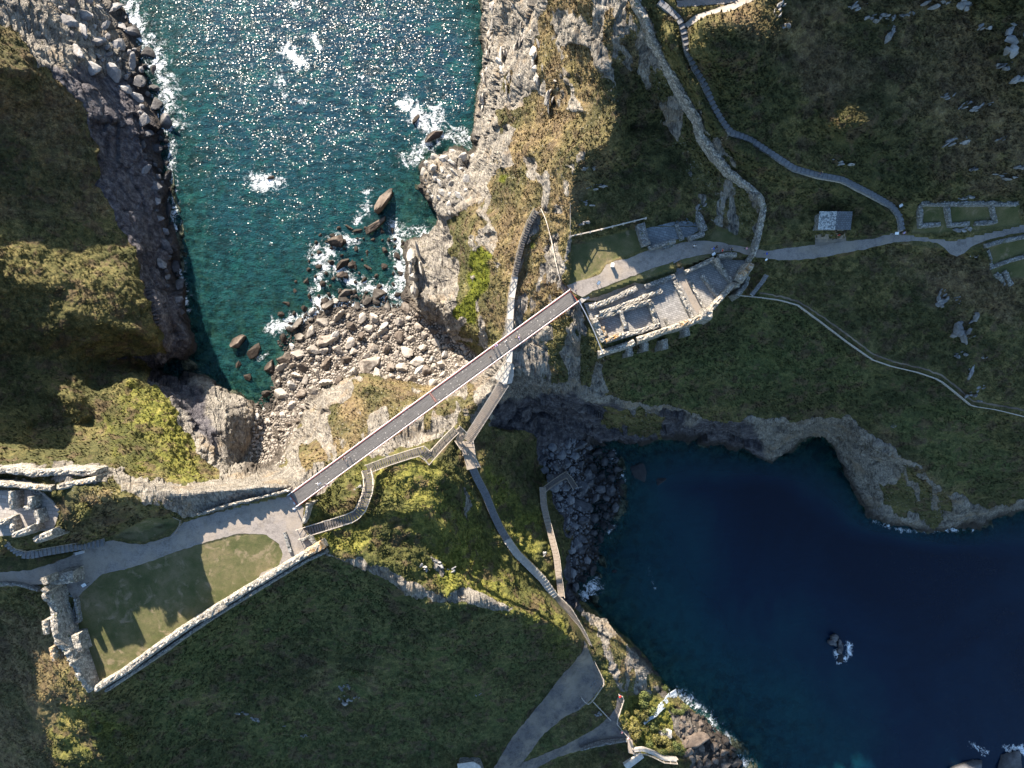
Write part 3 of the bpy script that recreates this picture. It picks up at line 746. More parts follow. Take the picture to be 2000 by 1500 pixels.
    hgt = b.mix(lawnf, hgt, b.math('MULTIPLY', n4, .15))
    return b.done(c, .92, b.bump(hgt, 1.0, .65), .15)

M = {}
M['ground'] = mat_ground()
me = grid_mesh('ground', P1)
mossA = moss
add_attr(me, 'mA', [rockm, lush, brown, mossA])
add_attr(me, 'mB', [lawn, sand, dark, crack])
add_attr(me, 'mC', [green * (1 - lush), sea, mixed])
ground = link_mesh('ground', me, M['ground'])
tag(ground, kind='structure')
me.polygons.foreach_set('use_smooth', [False] * len(me.polygons))

# ---------------------------------------------------------------- the sea
def mat_sea():
    b = NB('sea_water')
    dep, foam, east, _ = b.attr('wA')
    n1 = b.noise(.05, 4, .6); n2 = b.noise(.22, 5, .65, dist=.5)
    col = b.ramp(b.math('ADD', b.math('MULTIPLY', dep, .75), b.math('MULTIPLY', n1, .3)), [(.12, (.022, .098, .096)), (.36, (.011, .060, .074)), (.6, (.007, .038, .058)), (.95, (.005, .024, .050))])
    reef = b.ramp(n2, [(.42, 0), (.36, 0), (.58, 1)])
    col = b.mix(b.math('MULTIPLY', b.ramp(n2, [(.5, 0), (.62, .55)]), 1.0), col, (.012, .085, .075))
    col = b.mix(b.ramp(b.noise(.16, 5, .7), [(.52, 0), (.64, .7)]), col, (.005, .020, .024))
    col = b.mix(b.math('MULTIPLY', b.ramp(b.noise(.42, 6, .75), [(.47, 0), (.60, .8)]), b.ramp(dep, [(.2, 1), (.7, .3)])), col, (.004, .020, .020)); reefm = b.math('MULTIPLY', b.ramp(b.noise(.30, 6, .75, dist=.4), [(.49, 0), (.58, .75)]), b.ramp(dep, [(.15, 1), (.6, .0)]))
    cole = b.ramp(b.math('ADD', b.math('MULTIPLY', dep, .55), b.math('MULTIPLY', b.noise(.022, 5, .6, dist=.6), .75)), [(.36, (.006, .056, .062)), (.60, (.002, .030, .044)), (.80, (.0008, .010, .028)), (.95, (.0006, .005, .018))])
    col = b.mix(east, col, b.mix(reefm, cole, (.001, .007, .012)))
    fn = b.noise(.30, 6, .62, dist=1.8); fr = b.noise(.62, 5, .6, dist=2.0); fs = b.noise(3.0, 3, .6)
    web = b.math('SUBTRACT', 1.0, b.math('MULTIPLY', b.math('ABSOLUTE', b.math('SUBTRACT', fr, .5)), 11.0), clamp=True)
    fm = b.math('ADD', b.math('ADD', b.math('MULTIPLY', b.math('SUBTRACT', fn, .5), 2.1), b.math('MULTIPLY', web, .30)), b.math('MULTIPLY', b.math('SUBTRACT', fs, .5), .25))
    ff = b.ramp(b.math('ADD', fm, b.math('MULTIPLY', foam, .62)), [(.50, 0), (.60, .45), (.92, 1)])
    ff = b.math('MULTIPLY', ff, b.ramp(foam, [(.02, 0), (.3, 1)]))
    c = b.mix(ff, col, (.78, .82, .84))
    calm = b.math('SUBTRACT', 1.0, b.math('MULTIPLY', east, .62))
    wv = b.math('ADD', b.math('MULTIPLY', b.noise(.30, 3, .5, b.mapv((1, 1.9, 1), (0, 0, .35))), .9), b.math('MULTIPLY', b.noise(1.5, 4, .6, b.mapv((1, 1.6, 1), (0, 0, .6))), .35))
    bmp = b.bump(b.math('MULTIPLY', wv, calm), 1.0, 1.0)
    b.done(c, .75, bmp, 0)
    amp = b.math('MULTIPLY', b.math('MULTIPLY', b.math('MULTIPLY', b.ramp(dep, [(.12, .45), (.35, .78), (.75, 1.0)]), b.math('ADD', b.ramp(b.noise(.07, 4, .65), [(.38, .10), (.66, .33)]), b.ramp(b.noise(.22, 4, .65, b.mapv((1, 2.8, 1), (0, 0, .5))), [(.42, .0), (.60, .40)]))), b.math('SUBTRACT', 1.0, b.math('MULTIPLY', east, .8))), 1.0)
    B_ = b.bsdf.inputs; B_['Coat Weight'].default_value = 1; B_['Coat Roughness'].default_value = .26; B_['Coat IOR'].default_value = 1.33
    b.l.new(b.facets(amp, 3.8), B_['Coat Normal'])
    tr = b.n.new('ShaderNodeBsdfTransparent'); tr.inputs[0].default_value = (.55, .85, .82, 1)
    ms = b.n.new('ShaderNodeMixShader')
    op = b.ramp(dep, [(0, .15), (.12, .42), (.3, .74), (.6, 1)])
    op = b.math('MAXIMUM', op, ff)
    b.l.new(op, ms.inputs[0]); b.l.new(tr.outputs[0], ms.inputs[1]); b.l.new(b.bsdf.outputs[0], ms.inputs[2])
    b.l.new(ms.outputs[0], b.out.inputs[0])
    return b.mat
M['sea'] = mat_sea()
SX = axis(-9000, 11000, -200, 2200, 4.0); SY = axis(-9000, 11000, -200, 1700, 4.0)
sxx, syy = np.meshgrid(SX, SY)
dep = -interp(ZG, sxx, syy)
outside = (sxx < GX0) | (sxx > GX1) | (syy < GY0) | (syy > GY1)
dep = np.where(outside, 9, dep)
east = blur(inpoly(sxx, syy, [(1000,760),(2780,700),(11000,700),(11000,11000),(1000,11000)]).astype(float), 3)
foam = np.zeros(sxx.shape)
def foam_line(pts, wpx, amt):
    r = np.full(sxx.shape, 1e9)
    for (x0, y0), (x1, y1) in zip(pts[:-1], pts[1:]):
        dx, dy = x1 - x0, y1 - y0; t = np.clip(((sxx - x0) * dx + (syy - y0) * dy) / (dx * dx + dy * dy + 1e-9), 0, 1)
        r = np.minimum(r, np.hypot(sxx - x0 - t * dx, syy - y0 - t * dy))
    np.maximum(foam, amt * np.clip(1 - r / wpx, 0, 1), out=foam)
foam_line([(228,-60),(250,20),(290,90),(318,150),(330,240)], 46, .95)  # foam strip, its white partly painted in for sun glitter
foam_line([(335,240),(335,340),(342,440),(350,520),(368,600)], 17, .85)
foam_line([(850,215),(850,270),(800,310),(835,290)], 30, 1.0)
foam_line([(790,200),(815,225),(850,260),(900,268),(935,275)], 30, 1.0)
foam_line([(560,100),(585,120)], 26, 1.1)
foam_line([(612,70),(625,95)], 12, 1.0); foam_line([(570,0),(575,8)], 12, 1.0)
foam_line([(490,345),(545,355),(500,360)], 26, .9)
foam_line([(700,430),(720,400),(715,375)], 18, .9)
foam_line([(615,500),(640,520),(700,560),(770,575),(790,520),(780,460),(840,455)], 34, 1.0)
foam_line([(620,560),(650,470),(690,470)], 26, .95)
foam_line([(530,640),(560,630),(610,620),(640,590)], 26, 1.1)
foam_line([(505,700),(520,690)], 14, .8); foam_line([(770,440),(780,500),(790,590)], 26, 1.0); foam_line([(830,470),(845,455)], 14, .9); foam_line([(620,585),(700,600),(780,600)], 20, 1.0)
foam_line([(1195,880),(1200,900),(1220,935)], 12, .8)
foam_line([(1155,1150),(1140,1165),(1165,1140)], 24, .95)
foam_line([(1200,900),(1210,970),(1190,1050)], 10, .5)
foam_line([(1710,1020),(1760,1035),(1900,1035)], 8, .8)
foam_line([(1636,1270),(1640,1290),(1655,1285),(1660,1260)], 13, .9)
foam_line([(1318,1355),(1345,1365),(1370,1385),(1415,1440),(1465,1500)], 24, .75)
foam_line([(1900,1455),(1925,1470)], 12, .8); foam_line([(1965,1462),(1995,1460),(2005,1480)], 10, .9)
foam_line([(1265,1110),(1280,1150)], 5, .5)
foam_line([(540,150),(560,190),(600,200)], 22, .55); foam_line([(700,150),(730,165)], 12, .6)
Psea = np.stack([(sxx - 1000) * H / F, (750 - syy) * H / F, sxx * 0], -1)
dq = np.maximum.reduce([dep[:-1, :-1], dep[1:, :-1], dep[1:, 1:], dep[:-1, 1:]])
me = grid_mesh('sea', Psea, keep=dq > -3.0)
add_attr(me, 'wA', [np.clip(dep / 9, 0, 1), foam, east])
seao = tag(link_mesh('sea', me, M['sea']), kind='structure')
# ---------------------------------------------------------------- materials of built things
def m_masonry(name, base, lichen=0.0, moss=0.3, scale=2.2):
    b = NB(name); v = b.local()
    n = b.noise(.7, 5, .65, v); cell = b.vor(scale, 'F1', 'Color', v); cs = b.n.new('ShaderNodeSeparateColor'); b.l.new(cell, cs.inputs[0])
    gap = b.vor(scale, 'DISTANCE_TO_EDGE', 'Distance', v)
    lo = tuple(x * .50 for x in base); hi = tuple(min(x * 1.4, .8) for x in base)
    c = b.ramp(b.math('ADD', b.math('MULTIPLY', cs.outputs[0], .55), b.math('MULTIPLY', n, .45)), [(.2, lo), (.5, base), (.8, hi)])
    c = b.mix(b.ramp(gap, [(0, .85), (.09, 0)]), c, tuple(x * .28 for x in base))
    c = b.mix(b.ramp(b.noise(.9, 5, .7, v), [(.64 - .1 * moss, 0), (.70 - .06 * moss, .8)]), c, (.10, .11, .035))
    if lichen: c = b.mix(b.ramp(b.noise(1.5, 6, .8, v), [(.62 - .07 * lichen, 0), (.70 - .06 * lichen, .8)]), c, (.42, .215, .05))
    h = b.math('ADD', b.ramp(gap, [(0, 0), (.14, 1)]), b.math('MULTIPLY', b.noise(6, 4, .7, v), .7))
    return b.done(c, .9, b.bump(h, .9, .12), .2)
def m_plain(name, col, rough=.7, var=.25, scale=3.0, bump=.0, metal=0, spec=.3):
    b = NB(name); v = b.local(); n = b.noise(scale, 5, .65, v)
    c = b.ramp(n, [(.3, tuple(x * (1 - var) for x in col)), (.7, tuple(min(1, x * (1 + var)) for x in col))])
    return b.done(c, rough, b.bump(n, .6, bump) if bump else None, spec, metal)
def m_gravel(name, col, cell=5.0, streak=False):
    b = NB(name)
    vv = b.mapv((1, 1, 1), (0, 0, .62))
    n = b.noise(.35, 5, .65); g = b.noise(3.5, 4, .75, b.mapv((1.0, 2.6 if streak else 1.0, 1), (0, 0, 1.2)))
    c = b.ramp(b.math('ADD', b.math('MULTIPLY', g, .65), b.math('MULTIPLY', n, .35)), [(.34, tuple(x * .58 for x in col)), (.5, col), (.68, tuple(min(1, x * 1.35) for x in col))])
    c = b.mix(b.ramp(b.noise(.9, 5, .7), [(.50, 0), (.64, .6)]), c, tuple(x * .5 for x in col))
    c = b.mix(b.ramp(b.noise(1.6, 5, .8), [(.60, 0), (.66, .5)]), c, tuple(min(1, x * 1.5) for x in col))
    c = b.mix(b.ramp(b.noise(.18, 4, .6), [(.45, 0), (.62, .45)]), c, (.33, .27, .20))
    return b.done(c, .93, b.bump(g, .7, .06), .15)
def m_flags(name, col, rot, sx=.9, sy=1.6):
    b = NB(name); v = b.mapv((1, 1, 1), (0, 0, rot))
    br = b.n.new('ShaderNodeTexBrick'); b.l.new(v, br.inputs[0]); br.inputs['Scale'].default_value = 1.0
    br.inputs['Mortar Size'].default_value = .035; br.inputs['Brick Width'].default_value = sy; br.inputs['Row Height'].default_value = sx; br.offset = .37
    for i, k in ((1, .75), (2, 1.2)): br.inputs[i].default_value = (*[min(1, x * k) for x in col], 1)
    br.inputs[3].default_value = (*[x * .35 for x in col], 1)
    c = b.mix(b.ramp(b.noise(1.3, 5, .7), [(.35, .55), (.65, 0)]), br.outputs[0], tuple(x * .6 for x in col))
    return b.done(c, .8, b.bump(b.noise(5, 4, .7), .5, .04), .25)
def m_wood(name, col, var=.35):
    b = NB(name); v = b.local()
    n = b.noise(2.0, 5, .7, v); n2 = b.noise(14, 3, .6, v)
    c = b.ramp(b.math('ADD', b.math('MULTIPLY', n, .6), b.math('MULTIPLY', n2, .4)), [(.32, tuple(x * (1 - var) for x in col)), (.68, tuple(min(1, x * (1 + var)) for x in col))])
    return b.done(c, .8, b.bump(n2, .4, .02), .25)

M['stone'] = m_masonry('rubble_masonry', (.33, .305, .265), 0, .4)
M['stone_lichen'] = m_masonry('rubble_masonry_lichened', (.34, .31, .26), .5, .3)
M['stone_orange'] = m_masonry('rubble_masonry_orange_lichen', (.36, .30, .23), 1.9, .1)
M['stone_grey'] = m_masonry('grey_slate_rubble', (.26, .255, .24), 0, .5, 2.8)
M['slate_flags'] = m_flags('slate_flags', (.30, .285, .265), .32, .42, .75)
M['slate_flags_far'] = m_flags('slate_flags_blue', (.20, .225, .24), .30, .5, 1.1)
M['ward_flags'] = m_flags('ward_flags', (.36, .33, .30), 0.1, .7, 1.3)
M['gravel'] = m_gravel('slate_gravel_path', (.25, .222, .198), 5, True)
M['tarmac'] = m_gravel('worn_plaza', (.125, .112, .105))
M['dirt'] = m_gravel('trodden_earth', (.30, .24, .18))
M['earth'] = m_gravel('dark_earth', (.12, .095, .075))
M['slate_step'] = m_plain('slate_step', (.17, .168, .17), .8, .35, 2.5, .03)
M['stone_step'] = m_plain('stone_step', (.36, .335, .30), .85, .35, 2.5, .05)
M['wood'] = m_wood('weathered_timber', (.30, .25, .20))
M['wood_dark'] = m_wood('dark_decking', (.13, .115, .105))
M['wood_pale'] = m_wood('pale_handrail_timber', (.46, .40, .33))
M['steel'] = m_plain('brushed_steel', (.66, .65, .63), .35, .08, 6, 0, .85, .5)
M['red'] = m_plain('rust_red_paint', (.30, .075, .05), .55, .3, 1.2)
M['concrete'] = m_plain('pale_concrete', (.46, .43, .38), .85, .25, 1.2, .03)
M['white'] = m_plain('white_board', (.80, .80, .78), .5, .06)
M['black'] = m_plain('dark_frame', (.03, .03, .035), .5, .2)
M['print'] = m_plain('printed_panel', (.55, .58, .60), .5, .5, 8)
M['lifered'] = m_plain('lifebuoy_red', (.62, .03, .02), .5, .1)

# ---------------------------------------------------------------- draped surfaces (paths, floors)
from mathutils.geometry import delaunay_2d_cdt
def drape(name, poly, mat, zf=None, dz=.05, step=7, kind='structure', label=None, cat=None, group=None):
    xs = [p[0] for p in poly]; ys = [p[1] for p in poly]
    n = len(poly); dense = []
    for i in range(n):
        a, b_ = poly[i], poly[(i + 1) % n]; k = max(1, int(math.hypot(b_[0] - a[0], b_[1] - a[1]) / step))
        dense += [Vector((a[0] + (b_[0] - a[0]) * t / k, a[1] + (b_[1] - a[1]) * t / k)) for t in range(k)]
    if name == 'path':
        dense = [q + Vector((mnoise.noise(Vector((q.x * .11, q.y * .11, 3))) * 2.2 + mnoise.noise(Vector((q.x * .35, q.y * .35, 9))) * .9, mnoise.noise(Vector((q.x * .11, q.y * .11, 7))) * 2.2)) for q in dense]
    gx, gy = np.meshgrid(np.arange(min(xs), max(xs), step), np.arange(min(ys), max(ys), step))
    ins = inpoly(gx, gy, poly)
    pts = [Vector((float(x), float(y))) for x, y in zip(gx[ins], gy[ins])]
    m = len(dense); edges = [(i, (i + 1) % m) for i in range(m)]
    vs, _, fs, *_ = delaunay_2d_cdt(dense + pts, edges, [], 1, 0.01)
    co = [tuple(W(v.x, v.y, (zf(v.x, v.y) if zf else zt(v.x, v.y)) + dz)) for v in vs]
    me = bpy.data.meshes.new(name); me.from_pydata(co, [], [list(f)[::-1] for f in fs]); me.update()
    if sum(p.normal.z for p in me.polygons) < 0: me.flip_normals()
    return tag(link_mesh(name, me, mat), label, cat, group, kind)

def zI(x, y): return 57.0 + min(max((x - 1500) / 500 * 2.0, 0), 3)
drape('path', WAY_MAIN_I, M['gravel'], zI, .03)
drape('path', WAY_M, M['gravel'], lambda x, y: 57.0, .03)
drape('path', PLAZA, M['tarmac'], None, .16, 5)
drape('path', LOWER_WAY, M['tarmac'], None, .18, 5)
drape('path', strip_poly(WAY_TOP, 13), M['gravel'], None, .2, 5)
drape('path', strip_poly(WAY_TOP2, [10, 12, 13, 13, 13]), M['gravel'], None, .22, 5)
drape('path', strip_poly(WAY_FENCE, 3.2), M['earth'], None, .10, 4)
drape('path', strip_poly(WAY_DIRT, [5, 8, 4]), M['dirt'], None, .12, 4)
drape('path', [(1592,458),(1650,455),(1654,470),(1620,478),(1592,482)], M['tarmac'], None, .10, 6)
HALL_FLOOR = [(1140,592),(1180,588),(1255,560),(1322,536),(1340,528),(1400,502),(1440,498),(1460,508),(1444,545),(1432,552),(1376,606),(1345,625),(1283,642),(1240,655),(1182,672),(1160,640)]
drape('hall_floor', HALL_FLOOR, M['slate_flags'], lambda x, y: 55.6, .04, 8)
drape('ward_floor', [(-60,958),(18,958),(78,956),(100,975),(119,992),(112,1012),(103,1038),(62,1036),(20,1046),(-60,1050)], M['ward_flags'], lambda x, y: 65.5, .04, 8)
drape('chapel_floor', [(1262,446),(1320,432),(1354,420),(1368,448),(1345,462),(1320,468),(1270,480)], M['slate_flags_far'], lambda x, y: 57.0, .06, 8)
drape('room_floor', [(98,1168),(140,1162),(147,1205),(112,1224)], M['slate_flags_far'], lambda x, y: 57.0, .06, 8)
drape('path', [(1142,586),(1176,590),(1248,565),(1262,556),(1240,552),(1180,575)], M['dirt'], lambda x, y: 57.0 if False else max(zt(x, y), 55.7), .06, 5)
drape('path', [(1318,532),(1334,530),(1385,612),(1360,612)], M['gravel'], lambda x, y: 55.6, .06, 6)

# ---------------------------------------------------------------- ruined walls
rng = np.random.default_rng(7)
def resample(P, st):
    out = [P[0]]
    for a, b_ in zip(P[:-1], P[1:]):
        n = max(1, int((b_ - a).length / st))
        out += [a.lerp(b_, (i + 1) / n) for i in range(n)]
    return out
def wall_mesh(pts, zb, w, rag=.3, st=.42, off=Vector(), batter=0.06, seed=1):
    "pts: world points on the top centre line"
    P = resample(pts, st); n = len(P); rg = np.random.default_rng(seed)
    vs, fs = [], []
    rows = []
    cellh = 0
    for i, p in enumerate(P):
        a = P[max(i - 1, 0)]; b_ = P[min(i + 1, n - 1)]
        d = Vector((b_.x - a.x, b_.y - a.y, 0)); d.normalize(); s_ = Vector((-d.y, d.x, 0))
        if i % 2 == 0: cellh = (rg.random() - .55) * rag
        big = mnoise.noise(Vector((p.x * .35, p.y * .35, seed))) * rag * 1.3
        top = p.z + cellh + big
        base = zb(p) if callable(zb) else zb
        base = min(base, top - .25)
        ww = w * (1 + .10 * mnoise.noise(Vector((p.x * .5, p.y * .5, seed + 9))))
        row = []
        hgt = top - base
        for (u, v) in ((-1, 0), (-1, .35), (-1, .7), (-.96, .93), (-.5, 1), (0, 1), (.5, 1), (.96, .93), (1, .7), (1, .35), (1, 0)):
            jx, jy, jz = (rg.random(3) - .5) * .11
            x = u * (ww / 2 + batter * hgt * (1 - v)) + jx
            z = base + hgt * v + (jz * 1.6 if v > .9 else 0) + ((rg.random() - .5) * rag * .5 if v == 1 else 0)
            row.append(len(vs)); vs.append(tuple(Vector((p.x, p.y, 0)) + s_ * x + d * jy + Vector((0, 0, z)) - off))
        rows.append(row)
    k = len(rows[0])
    for r0, r1 in zip(rows[:-1], rows[1:]):
        for j in range(k - 1): fs.append((r0[j], r1[j], r1[j + 1], r0[j + 1]))
    fs.append(tuple(rows[0])); fs.append(tuple(rows[-1][::-1]))
    me = bpy.data.meshes.new('wall'); me.from_pydata(vs, [], fs); me.update()
    bm = bmesh.new(); bm.from_mesh(me); bmesh.ops.recalc_face_normals(bm, faces=bm.faces); bm.to_mesh(me); bm.free()
    return me
WG = None
def wall(name, label, pts, zt_, zb, w, mat='stone', rag=.35, group=None, cat='wall', children=()):
    "pts: (px,py) on the top centre line as surveyed, zt_ = top height (number or list)"
    zs = zt_ if isinstance(zt_, (list, tuple)) else [zt_] * len(pts)
    P = [W(x, y, z) for (x, y), z in zip(pts, zs)]
    base0 = zb(P[0]) if callable(zb) else zb
    off = Vector((P[0].x, P[0].y, base0))
    sd_ = int(abs(pts[0][0] * 7 + pts[0][1] * 13)) % 9973
    me = wall_mesh(P, zb, w, rag, .42, off, seed=sd_)
    me.name = name
    o = link_mesh(name, me, M[mat]); o.location = off
    tag(o, label, cat, group)
    for (cn, cpts, czt, czb, cw, cmat, clab) in children:
        cz = czt if isinstance(czt, (list, tuple)) else [czt] * len(cpts)
        CP = [W(x, y, z) for (x, y), z in zip(cpts, cz)]
        cme = wall_mesh(CP, czb, cw, .3, .42, off, seed=sd_ + 3); cme.name = cn
        c = link_mesh(cn, cme, M[cmat], o); tag(c, clab)
    return o
# mainland courtyard
wall('curtain_wall', 'long straight ruined stone curtain wall along the lower edge of the grass courtyard', [(184,1348),(240,1314),(300,1270),(360,1228),(420,1190),(480,1153),(540,1117),(590,1087),(628,1066)],
     [59.4,59,59.2,59,59.2,58.8,59,59,59.6], 53.5, 1.35, 'stone', .5, 'courtyard walls',
     children=[('wall_ledge', [(205,1350),(300,1286),(400,1216),(500,1154),(600,1094),(636,1078)], 57.6, 50.5, .8, 'stone_grey', 'lower outer ledge in shade'),
               ('wall_top', [(598,1082),(627,1066)], [59.9,60.2], 58, 1.5, 'stone_orange', 'wall head covered with orange lichen'),
               ('wall_top', [(392,1209),(420,1192),(436,1182)], 59.5, 58, 1.4, 'stone_lichen', 'wall head with orange lichen flecks')])
wall('curtain_wall', 'tall crooked ruined stone wall closing the narrow left end of the courtyard', [(176,1352),(160,1330),(143,1302),(128,1278),(112,1252),(103,1226),(98,1196),(90,1168),(84,1152)],
     [59.6,60.6,61.6,62.2,62.4,62.6,62,62.2,62], 54, 1.15, 'stone', .7, 'courtyard walls',
     children=[('wall_top', [(104,1292),(98,1266)], 62.9, 59, 1.0, 'stone_orange', 'highest stump, orange with lichen'), ('wall_top', [(88,1240),(84,1214)], 63.2, 59, 1.0, 'stone_lichen', 'lit stump with lichen')])
wall('gate_tower', 'stub of a ruined gatehouse wall jutting over the path with a pale lit tip', [(84,1132),(100,1134),(122,1131),(142,1128)], [63.6,61.6,61.2,60.8], 56.8, 2.3, 'stone', .5, 'courtyard walls', 'ruin',
     children=[('wall_head', [(83,1128),(88,1142)], 64.4, 61, 1.1, 'stone_lichen', 'pale sunlit head'), ('wall_head', [(82,1150),(90,1158)], 62.8, 58, 1.2, 'stone_lichen', 'pale sunlit head')])
wall('stone_block', 'square stump of ruined masonry with tufted top inside the courtyard', [(118,1267),(156,1256)], [60.6,60.2], 56.8, 3.6, 'stone', .5, 'courtyard walls', 'ruin')
wall('room_wall', 'low grey wall edging the small slate-paved room', [(146,1170),(152,1215),(108,1233)], 58.0, 56.8, .55, 'stone_grey', .15, 'courtyard walls')
wall('retaining_wall', 'short pale sunlit wall between the footbridge end and the wooden stairs', [(600,984),(598,1003),(592,1022)], 58.0, 52, .75, 'stone', .2, 'courtyard walls')
wall('corner_wall', 'small L-shaped wall beside the top of the wooden stairs', [(588,1057),(602,1049),(618,1071)], 58.0, 54, .5, 'stone_grey', .15, 'courtyard walls')
wall('stone_bench', 'long dark low stone bench standing on the gravel by the wooden stairs', [(555,1040),(567,1079)], 57.55, 57.0, .62, 'stone_grey', .06, None, 'bench')
wall('parapet_wall', 'low wall along the upper edge of the gravel path to the bridge', [(386,1005),(440,988),(500,974),(566,957)], [58.7,58.9,58.8,58.6], 56.9, .5, 'stone', .7, 'courtyard walls')
wall('parapet_wall', 'low kerb wall curving beside the path at the left edge of the picture', [(-20,1141),(20,1141),(45,1145),(72,1154)], 57.9, 55, .6, 'stone_grey', .15, 'courtyard walls')
# upper ward
UW = 'upper ward walls'
wall('curtain_wall', 'orange-flecked wall on the cliff edge above the paved upper ward', [(-40,944),(20,947),(60,952),(98,955)], 68.2, 64.5, 1.0, 'stone_lichen', .3, UW)
wall('curtain_wall', 'stub of cliff-edge wall right of the dark gap', [(112,952),(150,944),(188,936)], [68.2,68.4,68.8], 64.0, 1.1, 'stone_lichen', .5, UW)
wall('curtain_wall', 'outer broken wall facing the overgrown cliff', [(-40,925),(10,918),(60,926),(120,922),(186,924)], 67.8, 63.5, 1.2, 'stone', .5, UW)
wall('room_wall', 'straight room wall at the far left of the upper ward', [(19,960),(20,996)], 68.5, 65.4, .8, 'stone', .3, UW)
wall('room_wall', 'stub with a foot in the middle of the upper ward', [(57,970),(57,993),(45,994)], 68.3, 65.4, .85, 'stone', .3, UW)
wall('room_wall', 'ragged leaning stub right of the middle room of the upper ward', [(67,997),(74,1023)], 68.1, 65.4, .8, 'stone', .3, UW)
wall('room_wall', 'low slab platform by the rust-coloured rail', [(60,961),(78,962)], 66.1, 65.4, 1.6, 'stone_grey', .1, UW)
wall('room_wall', 'lower wall of the upper ward above the slate stairs', [(22,1047),(42,1040),(60,1032)], 69.2, 62, 1.1, 'stone', .4, UW)
wall('room_wall', 'wall corner at the left edge below the upper ward rooms', [(-20,1026),(6,1020),(20,1014),(24,1040)], 67.6, 62, 1.0, 'stone', .4, UW)
wall('room_wall', 'outermost lower wall ending in a block at the right corner of the upper ward', [(64,1056),(85,1048),(102,1041)], 68.4, 61, 1.3, 'stone', .4, UW)
# island: the long wall on the ridge
RW = [(1240,-40),(1245,0),(1260,28),(1272,62),(1298,108),(1320,150),(1342,192),(1366,228),(1373,262),(1398,298),(1430,335),(1465,364),(1488,384),(1494,402),(1490,430),(1484,462),(1472,496),(1462,511)]
RZ = [zt(x, y) + 1.15 for x, y in RW]
wall('curtain_wall', 'very long winding battlement wall running down the ridge to the castle gate', RW, RZ, lambda p: zt(1000 + p.x * F / (H - p.z), 750 - p.y * F / (H - p.z)) - 1.6, .95, 'stone', .45, None)
CH = 'ruined chapel walls'
wall('chapel_wall', 'thick left wall of the small roofless building above the path', [(1252,436),(1259,462),(1264,478)], 58.9, 56.9, 1.7, 'stone_grey', .4, CH)
wall('chapel_wall', 'front wall of the small roofless building, left of its doorway', [(1268,484),(1292,477),(1320,469)], 58.4, 56.9, .8, 'stone_grey', .3, CH)
wall('chapel_wall', 'front wall of the small roofless building, right of its doorway', [(1346,465),(1376,455)], 58.4, 56.9, .9, 'stone_grey', .3, CH)
wall('chapel_wall', 'right gable wall of the small roofless building', [(1364,414),(1377,450)], 58.8, 56.9, 1.2, 'stone_grey', .4, CH)
wall('chapel_wall', 'narrow cross wall dividing the blue slate floor', [(1322,438),(1334,468)], 57.9, 56.9, .8, 'stone_grey', .2, CH)
wall('stone_step_block', 'low stone step block in front of the roofless building', [(1294,484),(1318,475)], 57.5, 56.9, .8, 'stone_grey', .1, CH, 'step block')
IH = 'great hall walls'
wall('hall_wall', 'rubble footing beside the dirt path along the top of the halls', [(1152,600),(1178,592),(1210,578),(1244,562)], 56.7, 55.3, 1.1, 'stone', .45, IH)
wall('hall_wall', 'straight grey footing at the head of the largest hall', [(1260,560),(1290,549),(1319,538)], 56.6, 55.3, .95, 'stone_grey', .25, IH)
wall('hall_wall', 'long low wall just above the inner building, partly sunlit', [(1172,612),(1200,603),(1254,582),(1294,567)], [57,57,56.8,56.5], 55.3, .95, 'stone', .4, IH)
wall('hall_wall', 'cross wall on the left side of the sloping gravel aisle', [(1319,548),(1336,583),(1354,620)], 56.7, 55.3, .9, 'stone', .25, IH)
wall('hall_wall', 'narrow cross wall on the right side of the gravel aisle', [(1348,548),(1362,575),(1377,602)], 56.4, 55.3, .6, 'stone', .2, IH)
wall('hall_wall', 'short thick wall stub in the middle of the east hall', [(1372,537),(1386,556),(1405,580)], 56.7, 55.3, .8, 'stone', .35, IH)
wall('hall_wall', 'cross wall with a tall sunlit head at its upper end', [(1399,503),(1408,518),(1418,534),(1430,551)], [59,58,57,56.8], 55.3, .85, 'stone', .4, IH)
wall('hall_wall', 'wall between the grass bank and the east hall', [(1339,531),(1366,518),(1396,504)], [57.4,57.6,58.4], 55.3, .75, 'stone', .3, IH)
wall('hall_wall', 'curved top wall of the wedge-shaped room beside the path', [(1405,499),(1424,496),(1440,496)], 58.4, 55.3, .9, 'stone', .3, IH)
wall('gate_wall', 'thick sloping wall of the castle gate with orange sunlit tips', [(1468,516),(1458,532),(1446,548)], [60.4,60,59], 53, 1.5, 'stone', .4, IH,
     children=[('wall_head', [(1471,515),(1464,524)], 61.6, 58, .8, 'stone_orange', 'orange sunlit tip'), ('wall_head', [(1460,529),(1455,533)], 61.4, 58, .8, 'stone_orange', 'orange sunlit tip')])
wall('gate_wall', 'outer shaded flank wall below the castle gate', [(1462,540),(1458,556),(1440,578)], 57, 51, 1.0, 'stone_grey', .3, IH)
wall('hall_wall', 'sunlit wall running diagonally along the cliff side of the east hall', [(1447,556),(1434,555),(1412,578),(1388,606)], 57.6, 50, 1.05, 'stone_lichen', .4, IH)
wall('hall_wall', 'massive corner block where the gravel aisle ends', [(1372,612),(1392,614)], 58.2, 50, 2.2, 'stone', .5, IH)
wall('hall_wall', 'long cliff-side wall below the halls with orange lichen', [(1374,618),(1345,631),(1312,641),(1280,652),(1246,664)], [57.6,57.4,57.4,57.6,57.8], 49.5, 1.25, 'stone_lichen', .5, IH,
     children=[('wall_top', [(1345,629),(1330,634)], 58.1, 56.5, 1.0, 'stone_orange', 'patch of bright orange lichen')])
wall('hall_wall', 'broken outer wall at the lower left corner of the halls', [(1240,668),(1218,676),(1192,684),(1170,691)], [57,56.4,56,56], 48, 1.3, 'stone', .5, IH)
IB = 'walls of the two-roomed building'
